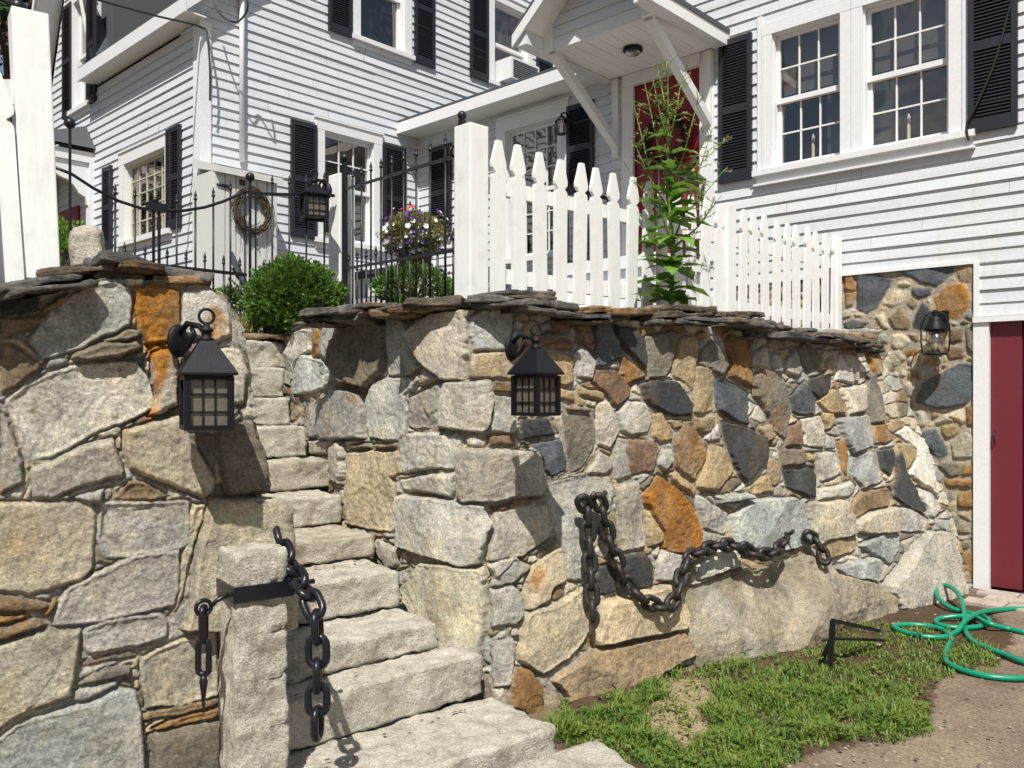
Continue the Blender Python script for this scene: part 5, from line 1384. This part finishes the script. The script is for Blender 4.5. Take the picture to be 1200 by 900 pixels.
g_ = 'weathered chains on the right wall'
chain('chain', 'straight weathered chain strand hanging from the hook on the right wall', [lwp(681, 584, .09), lwp(688, 598, .06), lwp(690, 640, .05), lwp(695, 728, .06)], L3, .083, view, seed=4, group=g_)
big = [(700, 582, .08), (707, 600, .06), (712, 625, .05), (720, 648, .05), (730, 675, .05), (744, 693, .07), (760, 706, .09), (776, 711, .10), (788, 706, .1), (795, 692, .1), (799, 672, .06), (805, 655, .05), (822, 645, .05), (845, 638, .05), (868, 640, .06), (885, 650, .08), (903, 649, .10), (915, 640, .08), (922, 628, .05)]
chain('chain', 'long weathered chain sagging in two swags across the right wall', [lwp(*b) for b in big], L3, .083, view, seed=5, group=g_)
chain('chain', 'short end of weathered chain hanging over the big boulder', [lwp(944, 626, .03), lwp(955, 632, .05), lwp(963, 643, .08), lwp(968, 662, .10)], L3, .083, view, seed=6, group=g_)
hk = MB(); p = lwp(683, 584, .0); 
hk.tube([p+Vector((.03, .10, 0)), p+Vector((0, -.02, .0)), p+Vector((-.02, -.07, .01)), p+Vector((-.01, -.09, .04))], .014, 10)
p2 = lwp(702, 582, 0); hk.tube([p2+Vector((.03, .10, 0)), p2+Vector((0, -.02, .0)), p2+Vector((-.02, -.06, .03))], .014, 10)
p3 = lwp(921, 626, 0); hk.tube([p3+Vector((.03, .10, 0)), p3+Vector((0, -.02, .0)), p3+Vector((-.02, -.06, .03))], .014, 10)
o = hk.build('iron_hooks', M['chain_rusty']); tag(o, 'rusty iron hooks set in the right wall holding the chain', 'hooks', kind='thing')

# ------------------------------------------------------------------ angle-iron stand in the grass
t = thing('iron_stand', 'bent black angle-iron stand in the grass before the big boulder', 'stand', on_z(974, 785))
a1 = on_z(972, 785); tp = at(976, 727, 4.92); e1 = at(1030, 739, 5.2); mid = at(974.5, 748, 4.92); e2 = at(1036, 750, 5.35); ft = on_z(959, 778, 0)
m = MB(); m.bar(a1-Vector((0, 0, .03)), tp, .026, .026); m.build('leg', M['iron'], t)
m = MB(); m.bar(tp, e1, .026, .022); m.build('arm', M['iron'], t)
m = MB(); m.bar(mid, e2, .022, .016); m.build('arm', M['iron'], t)
m = MB(); m.bar(mid, ft-Vector((0, 0, .02)), .018, .018); m.build('leg', M['iron'], t)

# ------------------------------------------------------------------ garden hose
def crs(P, n=8):
    out = []
    for i in range(len(P)-1):
        p0, p1, p2, p3 = P[max(i-1, 0)], P[i], P[i+1], P[min(i+2, len(P)-1)]
        for k in range(n):
            t_ = k/n; out.append(.5*((2*p1)+(p2-p0)*t_+(2*p0-5*p1+4*p2-p3)*t_*t_+(3*p1-p0-3*p2+p3)*t_**3))
    return out+[P[-1]]
def LZ(x, y, z=.02): return on_z(900+x/3.273, 625+y/3.273, z)
hp = [LZ(475, 352), LZ(560, 350), LZ(640, 360), LZ(688, 382), LZ(703, 408), LZ(688, 440), LZ(680, 472), LZ(690, 497), LZ(722, 515), LZ(790, 537), LZ(880, 553), LZ(1000, 555), LZ(1120, 540), LZ(1130, 510), LZ(1000, 498), LZ(910, 465), LZ(840, 440), LZ(785, 412), LZ(756, 370), LZ(752, 300, .045),
      LZ(735, 240, .09), LZ(705, 208, .11), LZ(670, 198, .11), LZ(645, 212, .09), LZ(655, 248, .06), LZ(700, 285, .03), LZ(760, 302), LZ(825, 318), LZ(850, 338), LZ(820, 355), LZ(760, 362), LZ(690, 358), LZ(648, 345), LZ(655, 328), LZ(720, 318, .04), LZ(790, 320, .04), LZ(845, 345, .05), LZ(920, 365), LZ(1000, 378), LZ(1110, 360), LZ(1110, 310), LZ(1000, 290), LZ(900, 292), LZ(820, 302, .045), LZ(768, 328, .06), LZ(745, 350, .05), LZ(722, 378), LZ(670, 398), LZ(580, 393), LZ(505, 372), LZ(480, 356)]
m = MB(); m.tube(crs(hp), .017, 10); t = thing('garden_hose', 'bright green garden hose lying in loops on the dirt by the door', 'hose', on_z(1130, 720)); m.build('tube', M['hose'], t)
m = MB(); m.tube([LZ(470, 352), LZ(492, 351)], .018, 10); m.build('coupling', M['brass'], t)

# ------------------------------------------------------------------ plants
def tuft_ball(m, c, rx, rz, n, size, rr, spr=.35):
    for _ in range(n):
        d = Vector((rr.gauss(0, 1), rr.gauss(0, 1), rr.gauss(0, 1))).normalized()
        lump = 1+.22*mn.noise(d*2.6+Vector((0, 0, 7)))+.13*mn.noise(d*7+Vector((3, 0, 7)))
        k = rr.uniform(.45, 1.0)**.6*lump*(1.12 if rr.random() < .05 else 1)
        p = c+Vector((d.x*rx*k, d.y*rx*k, d.z*rz*k))
        for q in range(3):
            g = (d+Vector((rr.gauss(0, spr), rr.gauss(0, spr), rr.gauss(0, spr)+.45))).normalized()*size*rr.uniform(.6, 1.3)
            s = g.cross(Vector((rr.gauss(0, 1), rr.gauss(0, 1), rr.gauss(0, 1)))).normalized()*size*.22
            m.add([p, p+g*.5+s, p+g, p+g*.5-s], [(0, 1, 2, 3)])
    return m
def shrub(label, c, rx, rz, n, size, seed, name='shrub', mt='arbor'):
    rr = random.Random(seed); t = thing(name, label, 'shrub', c-Vector((0, 0, rz)))
    m = MB(); tuft_ball(m, c, rx, rz, n, size, rr); m.build('foliage', M[mt], t)
    m = MB(); m.tube([c-Vector((0, 0, rz+.05)), c], [.03, .012], 7)
    for k in range(9):
        d = Vector((rr.gauss(0, 1), rr.gauss(0, 1), rr.uniform(.2, 1))).normalized(); m.tube([c-Vector((0, 0, rz*.8)), c-Vector((0, 0, rz*.3))+d*rx*.3, c+d*rx*.75], [.012, .008, .003], 5)
    m.build('stem', M['bark'], t); return t
shrub('round dense green arborvitae shrub at the head of the steps', at(346, 351, 6.25), .335, .28, 12000, .033, 1)
shrub('low green shrub with yellow flowers behind the iron gate', at(487, 338, 6.3), .30, .165, 2600, .03, 2)
shrub('bright green shrub under the side entry hood at left', at(70, 305, 6.0), .25, .28, 1800, .04, 3, mt='weedleaf')
shrub('small dark shrub behind the iron fence left of the round shrub', at(276, 366, 6.95), .26, .2, 2600, .032, 4)
# grassy tufts round the shrub's foot
rr = random.Random(8); m = MB()
for _ in range(1500):
    p = at(rr.uniform(262, 300), rr.uniform(380, 393), rr.uniform(6.1, 6.6)); a = rr.uniform(0, 6.28); h = rr.uniform(.04, .11)
    dv = Vector((math.cos(a), math.sin(a), 0)); wv = Vector((-dv.y, dv.x, 0))*.004
    m.add([p-wv, p+wv, p+dv*h*.5+Vector((0, 0, h))], [(0, 1, 2)])
g = m.build('ground_cover', M['weedbud']); tag(g, 'yellowish ground cover spilling under the round shrub', 'ground cover', kind='stuff')
# yellow daisies
for i, (x, y) in enumerate(((470, 334), (482, 338))):
    c = at(x, y, 5.95); t = thing('daisy', ('smaller yellow daisy, upper of two, behind the iron gate bars', 'larger yellow daisy, lower of two, behind the iron gate bars')[i], 'flower', c-Vector((0, 0, .2)))
    m = MB(); m.tube([c-Vector((0.02, 0, .2)), c], .004, 5); m.build('stem', M['weedleaf'], t)
    m = MB()
    for k in range(11):
        a = k*.571; d = Vector((math.cos(a), math.sin(a), .25)); s = Vector((-d.y, d.x, 0))*.009; m.add([c, c+d*.02+s, c+d*(.036+.008*i), c+d*.02-s], [(0, 1, 2, 3)])
    m.build('petals', M['flower_yellow'], t)
    m = MB(); m.ball(tuple(c+Vector((0, 0, .006))), .011, 6); m.build('disc', M['bark'], t)
# tall weed between the wall and the fence
rr = random.Random(12); weed = thing('tall_weed', 'tall leafy green weed with airy flower sprays growing before the picket fence', 'plant', at(790, 362, 5.62))
W0_ = at(788, 366, 5.62); W1_ = at(781, 72, 5.62)
stem = [W0_.lerp(W1_, k/10)+Vector((.012*math.sin(k*1.1), .01*math.cos(k), 0)) for k in range(11)]
m = MB(); m.tube(stem, [.016*(1-.8*k/10) for k in range(11)], 8)
side = [(790, 300, 742, 120), (790, 280, 835, 150), (786, 230, 755, 95), (786, 225, 820, 110), (788, 260, 848, 200), (787, 250, 742, 165), (784, 170, 765, 92), (784, 165, 800, 85), (786, 210, 850, 165), (785, 140, 771, 80), (787, 255, 740, 205), (789, 290, 845, 230)]
sprays = []
for x0, y0, x1, y1 in side:
    d0, d1 = 5.62, 5.62+rr.uniform(-.18, .18); a, b = at(x0, y0, d0), at(x1, y1, d1); c = a.lerp(b, .5)+Vector((0, 0, -.04)); m.tube([a, c, b], [.008, .005, .002], 5); sprays.append((a, c, b))
twigs = []
for a, c, b in sprays+[(stem[6], stem[8], stem[10])]:
    for k in range(15):
        t_ = rr.uniform(.3, 1.0); p = (a.lerp(c, t_*2) if t_ < .5 else c.lerp(b, t_*2-1)); d = Vector((rr.gauss(0, 1), rr.gauss(0, 1), rr.uniform(.1, 1.3))).normalized()*rr.uniform(.04, .13); m.tube([p, p+d], [.0025, .0012], 4); twigs.append((p, d))
m.build('stem', M['weedleaf'], weed)
m = MB()
for p, d in twigs:
    for k in range(17):
        q = p+d*rr.uniform(.3, 1.05); g = (d.normalized()+Vector((rr.gauss(0, .7), rr.gauss(0, .7), rr.gauss(0, .7)+.2))).normalized()*rr.uniform(.011, .022); s = g.orthogonal().normalized()*.0045
        m.add([q, q+g*.5+s, q+g, q+g*.5-s], [(0, 1, 2, 3)])
m.build('buds', M['weedbud'], weed)
def leaf(m, p, d, L, wid, droop, rr):
    d = Vector(d).normalized(); s = d.cross(Vector((0, 0, 1))).normalized(); n_ = 7; prev = None; base = len(m.v)
    for i in range(n_+1):
        t_ = i/n_; c = p+d*L*t_+Vector((0, 0, .10*L*t_-droop*L*t_*t_)); wv = wid*(math.sin(math.pi*min(1, t_*.92+.08))**.8)*(1.0 if i % 2 else .72)
        if i == n_: wv = .001
        for v in (c+s*wv+Vector((0, 0, .25*wv)), c, c-s*wv+Vector((0, 0, .25*wv))): m.v.append(tuple(v))
    for i in range(n_):
        a = base+i*3
        m.f += [(a, a+1, a+4, a+3), (a+1, a+2, a+5, a+4)]; m.sm += [True, True]
m = MB()
for k in range(74):
    y = rr.uniform(196, 358) if k > 9 else rr.uniform(120, 230); p = at(786+rr.uniform(-3, 3), y, 5.62); a = k*2.4+rr.uniform(-.4, .4)
    big_ = .5+.5*min(1, (y-120)/160); L = rr.uniform(.20, .34)*big_
    leaf(m, p, (math.cos(a), math.sin(a), rr.uniform(-.05, .45)), L, L*rr.uniform(.17, .25), rr.uniform(.15, .5), rr)
m.build('leaves', M['weedleaf'], weed)
# small weeds at the wall foot, by the slab
rr = random.Random(31)
for i, (x, y, lab) in enumerate(((1070, 700, 'small grassy weed at the foot of the pale slab near the barn door'), (655, 865, 'low weed tuft beside the bottom granite steps'))):
    m = MB(); p0 = on_z(x, y)
    for k in range(46):
        a = rr.uniform(0, 6.28); h = rr.uniform(.05, .16); dv = Vector((math.cos(a), math.sin(a), 0)); wv = Vector((-dv.y, dv.x, 0))*.005; p = p0+dv*rr.uniform(0, .05)
        m.add([p-wv, p+wv, p+dv*h*.5+Vector((0, 0, h))], [(0, 1, 2)])
    o = m.build('weed', M['grass']); tag(o, lab, 'weed', kind='thing')
# flower basket
fb = thing('flower_pot', 'pot overflowing with white, purple and red petunias behind the iron gate', 'flower pot', at(487, 312, 7.3)); c = at(486, 276, 7.3); rr = random.Random(4)
m = MB(); m.lathe([(.11, -.34), (.16, -.12), (.17, -.12), (.17, -.09)], tuple(c), 18); m.lathe([(.02, -.92), (.02, -.34)], tuple(c), 8); m.lathe([(.16, -.95), (.16, -.92)], tuple(c), 16); m.build('pot', M['bark'], fb)
m = MB(); tuft_ball(m, c, .25, .19, 1300, .045, rr, .7); m.build('foliage', M['weedbud'], fb)
for col, n, nm in (('flower_white', 38, ''), ('flower_purple', 34, ''), ('flower_red', 6, '')):
    for _ in range(n):
        d = Vector((rr.gauss(0, 1), rr.gauss(0, 1), rr.gauss(0, .8))).normalized()
        if d.dot(Vector((-SA, -CA, .3))) < -.1: d = -d
        if col == 'flower_red': d = (d+Vector((-SA*.3-CA*.9, -CA*.3+SA*.9, 1.2))).normalized()
        p = c+Vector((d.x*.28, d.y*.28, d.z*.23))*rr.uniform(.95, 1.15); s = d.orthogonal().normalized(); u = d.cross(s); r_ = rr.uniform(.017, .027)
        vs = [p]+[p+d*.012+(s*math.cos(k*.628)+u*math.sin(k*.628))*r_*(1 if k % 2 else .8) for k in range(10)]
        m = MB(); m.add(vs, [(0, 1+k, 1+(k+1) % 10) for k in range(10)]); m.build('blossom', M[col], fb)
# ------------------------------------------------------------------ garden chairs
def chair(label, loc, rz):
    t = thing('garden_chair', label, 'chair', loc, rz, 'slatted garden chairs')
    for k in range(7):
        x = -.24+k*.08; h = .95-.02*abs(k-3)**1.6
        m = MB(); m.hexa([(x-.035, .30, .32), (x+.035, .30, .32), (x+.035, .325, .32), (x-.035, .325, .32), (x-.035, .60, h), (x+.035, .60, h), (x+.035, .625, h), (x-.035, .625, h)]); m.build('back_slat', M['chairpaint'], t, False)
    for k in range(6):
        y = -.25+k*.095; z = .38-.012*k; m = MB(); m.box(-.27, .27, y, y+.08, z, z+.02); m.build('seat_slat', M['chairpaint'], t, False)
    for s in (-1, 1):
        m = MB(); m.box(s*.34-.06, s*.34+.06, -.32, .42, .56, .582); m.build('armrest', M['chairpaint'], t, False)
        m = MB(); m.box(s*.31-.02, s*.31+.02, -.28, -.19, 0, .56); m.build('leg', M['chairpaint'], t, False)
        m = MB(); m.hexa([(s*.29-.02, -.27, .27), (s*.29+.02, -.27, .27), (s*.29+.02, .62, 0), (s*.29-.02, .62, 0), (s*.29-.02, -.27, .37), (s*.29+.02, -.27, .37), (s*.29+.02, .66, .0), (s*.29-.02, .66, .02)]); m.build('leg', M['chairpaint'], t, False)
    return t
def G(x, Y, z=1.97): p = at(x, 400, Y); p.z = z; return p
chair('slatted dark garden chair behind the iron gate near the wing window', G(420, 8.9), R(-40))
chair('slatted dark garden chair behind the round shrub', G(350, 8.2), R(60))
chair('slatted dark garden chair right of the flower pot', G(538, 8.6), R(-100))
chair('slatted dark garden chair seen through the pickets under the link window', G(606, 8.8), R(-80))
# stoop below the entry door with a thin black rail
t = thing('door_stoop', 'white wooden stoop with thin black railing below the red entry door', 'stoop', (7.2, 5.0, 1.97))
m = MB(); m.box(6.75, 7.67, 4.45, 5.75, 2.80, 2.92); m.build('deck', M['white'], t)
m = MB(); m.box(6.80, 7.66, 4.5, 5.7, 1.97, 2.799); m.build('skirt', M['siding'], t)
for k in range(3): m = MB(); m.box(6.75-.3*(k+1), 6.75-.3*k-.001, 4.6, 5.6, 1.97, 2.60-.22*k); m.build('step', M['white'], t)
for y in (4.5, 5.7):
    m = MB(); m.bar((6.8, y, 3.75), (7.66, y, 3.75), .03); m.bar((6.8, y, 2.98), (7.66, y, 2.98), .02); m.build('rail', M['iron'], t)
    for k in range(8): m = MB(); m.tube([(6.82+.115*k, y, 2.92), (6.82+.115*k, y, 3.74)], .009, 6); m.build('baluster', M['iron'], t)
# low white railing wall of the patio
t = thing('patio_bench', 'long low white board bench behind the iron gate', 'bench', (5.2, 7.2, 1.97))
for k, z in enumerate((2.03, 2.25, 2.47)): m = MB(); m.box(4.75, 4.80, 5.9, 8.4, z, z+.17); m.build('board', M['white'], t)
m = MB(); m.box(4.70, 5.15, 5.88, 8.42, 2.66, 2.70); m.build('seat', M['chairpaint'], t)
for y in (5.95, 7.1, 8.3): m = MB(); m.box(4.801, 4.88, y, y+.08, 1.96, 2.65); m.build('leg', M['white'], t)
# ------------------------------------------------------------------ service box with wreath
M['cab'] = paint('cupboard_paint', (.60, .60, .57), amt=.3)
X0, X1 = ub(250), ub(329); yb = BF-.52
cabn = thing('utility_cabinet', 'white board cupboard with sloping lid against the wing wall', 'cupboard', ((X0+X1)/2, BF-.3, 1.97))
zt0, zt1 = 4.16, 4.05
zt0 = on_b(258, 199, yb).z; zt1 = zt0-.02
p0, p1 = on_b(251, 199, yb).x, on_b(325, 212, yb).x
m = MB(); n_ = 6
for k in range(n_):
    a = p0+(p1-p0)*k/n_; b = p0+(p1-p0)*(k+1)/n_; m.box(a+.006, b-.006, yb-.0, yb+.02, 2.0, zt0-.01)
m.box(p0, p1, yb+.021, BF-.03, 2.0, zt0-.011); m.build('body', M['cab'], cabn)
m = MB(); m.hexa([(p0-.0, yb-.06, zt0-.04), (p1+.04, yb-.06, zt0-.04), (p1+.04, BF-.03, zt0+.10), (p0-.0, BF-.03, zt0+.10), (p0-.0, yb-.06, zt0+.03), (p1+.04, yb-.06, zt0+.03), (p1+.04, BF-.03, zt0+.17), (p0-.0, BF-.03, zt0+.2)]); m.build('lid', M['cab'], cabn)
q = on_b(261, 217, yb-.004); m = MB(); m.box(q.x-.06, q.x+.06, yb-.012, yb-.001, q.z-.012, q.z+.012); m.tube([(q.x-.07, yb-.01, q.z), (q.x+.09, yb-.01, q.z-.02)], .012, 6); m.build('hinge', M['iron'], cabn)
q = on_b(284, 214, yb-.004); m = MB(); m.box(q.x-.035, q.x+.035, yb-.008, yb-.001, q.z-.035, q.z+.035); m.build('vent', M['twig'], cabn)
rr = random.Random(77); c = on_b(296, 248, yb-.05); m = MB(); 
for k in range(110):
    a0 = rr.uniform(0, 6.28); R0 = rr.gauss(.195, .026); ec = rr.uniform(-.02, .02); n = 14; span = rr.uniform(1.2, 3.4)
    m.tube([c+Vector((math.cos(a0+span*i/n)*(R0+ec*math.sin(3*i/n)), rr.gauss(0, .012), math.sin(a0+span*i/n)*(R0-ec*math.cos(2*i/n))*1.12)) for i in range(n)], .0045, 4)
for k in range(14): a = rr.uniform(3.4, 6.1); p = c+Vector((math.cos(a)*.2, 0, math.sin(a)*.22)); m.tube([p, p+Vector((rr.gauss(0, .05), rr.gauss(0, .02), -rr.uniform(.05, .22)))], .002, 4)
o = m.build('wreath', M['twig']); tag(o, 'round wreath of bare brown twigs hung on the white cupboard', 'wreath', kind='thing')
# wreath on the red entry door
c = FA.p((dr[0]+dr[1])/2, za(782, 165), .04); m = MB()
for k in range(900):
    a = rr.uniform(0, 6.28); rad_ = rr.gauss(.25, .035); p = c+Vector((-abs(rr.gauss(0, .025)), math.cos(a)*rad_, math.sin(a)*rad_)); g = Vector((rr.gauss(-.2, 1), rr.gauss(0, 1), rr.gauss(0, 1))).normalized()*.05; s = g.orthogonal().normalized()*.012
    m.add([p, p+g*.5+s, p+g, p+g*.5-s], [(0, 1, 2, 3)])
o = m.build('wreath', M['treeleaf']); tag(o, 'dark evergreen wreath hanging on the red entry door', 'wreath', kind='thing')
# air conditioner in the wing's right upper window
q0, q1 = on_b(580, 100, BF-.1), on_b(613, 77, BF-.1)
t = thing('air_conditioner', 'white window air conditioner in the upper window above the link roof', 'air conditioner', ((q0.x+q1.x)/2, BF-.1, f3[2]+.0))
m = MB(); m.box(f3[0]+.06, f3[1]-.06, BF-.32, BF+.1, f3[2]+.01, f3[2]+.33); m.build('case', M['white'], t)
m = MB()
for k in range(9): z = f3[2]+.04+.03*k; m.box(f3[0]+.1, f3[1]-.1, BF-.328, BF-.321, z, z+.014)
m.build('grille', M['chairpaint'], t)
# candles in the facade windows
for rw, px, lab in ((rw1, (953, 170), 'electric candle standing in the left facade window'), (rw2, (1065, 146), 'electric candle standing in the right facade window')):
    p = on_a(px[0], px[1], AF+.17); p.z = rw[2]+.06; t = thing('candle', lab, 'candle', p)
    m = MB(); m.lathe([(.04, -.12), (.04, 0), (.014, .012), (.014, .19)], n=12); m.build('stick', M['wax'], t, False)
    m = MB(); m.lathe([(.013, .191), (.016, .215), (.003, .25)], n=10); m.build('bulb', M['flower_white'], t, False)
# ------------------------------------------------------------------ cables
def cable(label, pts, r=.007):
    m = MB(); m.tube(crs([Vector(p) for p in pts], 6), r, 6); o = m.build('cable', M['rubber']); tag(o, label, 'cable', kind='thing')
cable('black service cable sagging from the upper left to the wing corner', [at(60, -20, 7.5), at(118, 1, 8.0), at(180, 18, 8.7), at(236, 32, 9.42), at(243, 45, 9.4), at(246, 80, 9.4), at(246, 118, 9.42)], .011)
cable('bundle of black wires looping beside the conduit at the wing eave', [at(250, 0, 9.4), at(256, 14, 9.35), at(270, 25, 9.3), at(281, 24, 9.4), at(290, 10, 9.3), at(288, -12, 9.3)], .011)
cable('thin old rope hanging across the right shutter', [on_a(1186, -4, AF-.08), on_a(1180, 20, AF-.07), on_a(1165, 75, AF-.07), on_a(1145, 122, AF-.08), on_a(1133, 146, AF-.08), on_a(1135, 165, AF-.07)], .010)
# ------------------------------------------------------------------ trees beyond the wing
def tree(label, base, h, r, n, seed):
    rr = random.Random(seed); t = thing('tree', label, 'tree', base, 0)
    m = MB(); top = base+Vector((0, 0, h)); m.tube([base, base+Vector((.1, .1, h*.4)), base+Vector((-.1, .2, h*.7)), top], [.22, .17, .1, .03], 8)
    cl = []
    for k in range(26):
        z = rr.uniform(.22, .95); a = rr.uniform(0, 6.28); d = r*rr.uniform(.35, 1)*(1.15-z*.75); q = base+Vector((math.cos(a)*d, math.sin(a)*d, h*z)); m.tube([base+Vector((0, 0, h*z*.8)), base.lerp(q, .5)+Vector((0, 0, h*z*.42)), q], [.06, .04, .015], 5); cl.append(q)
    m.build('trunk', M['bark'], t); m = MB()
    for q in cl:
        cr = rr.uniform(.5, 1.1)*r*.42
        for _ in range(n):
            d = Vector((rr.gauss(0, 1), rr.gauss(0, 1), rr.gauss(0, .7))).normalized()*cr*rr.uniform(.25, 1); p = q+d; g = Vector((rr.gauss(0, 1), rr.gauss(0, 1), rr.gauss(0, .6))).normalized()*rr.uniform(.10, .2); s = g.orthogonal().normalized()*.05
            m.add([p, p+g*.5+s, p+g, p+g*.5-s], [(0, 1, 2, 3)])
    m.build('crown', M['treeleaf'], t)
tree('dark leafy tree behind the wing at the top left corner', Vector((.5, 21, 1.9)), 11, 3.6, 420, 5)
tree('dark leafy tree close behind the leaning fence post', at(12, 330, 15)*1.0, 9, 2.6, 420, 9)
tree('dark leafy tree cut off by the left edge of the photo', Vector((-4.5, 19, 1.9)), 11, 3.6, 420, 6)
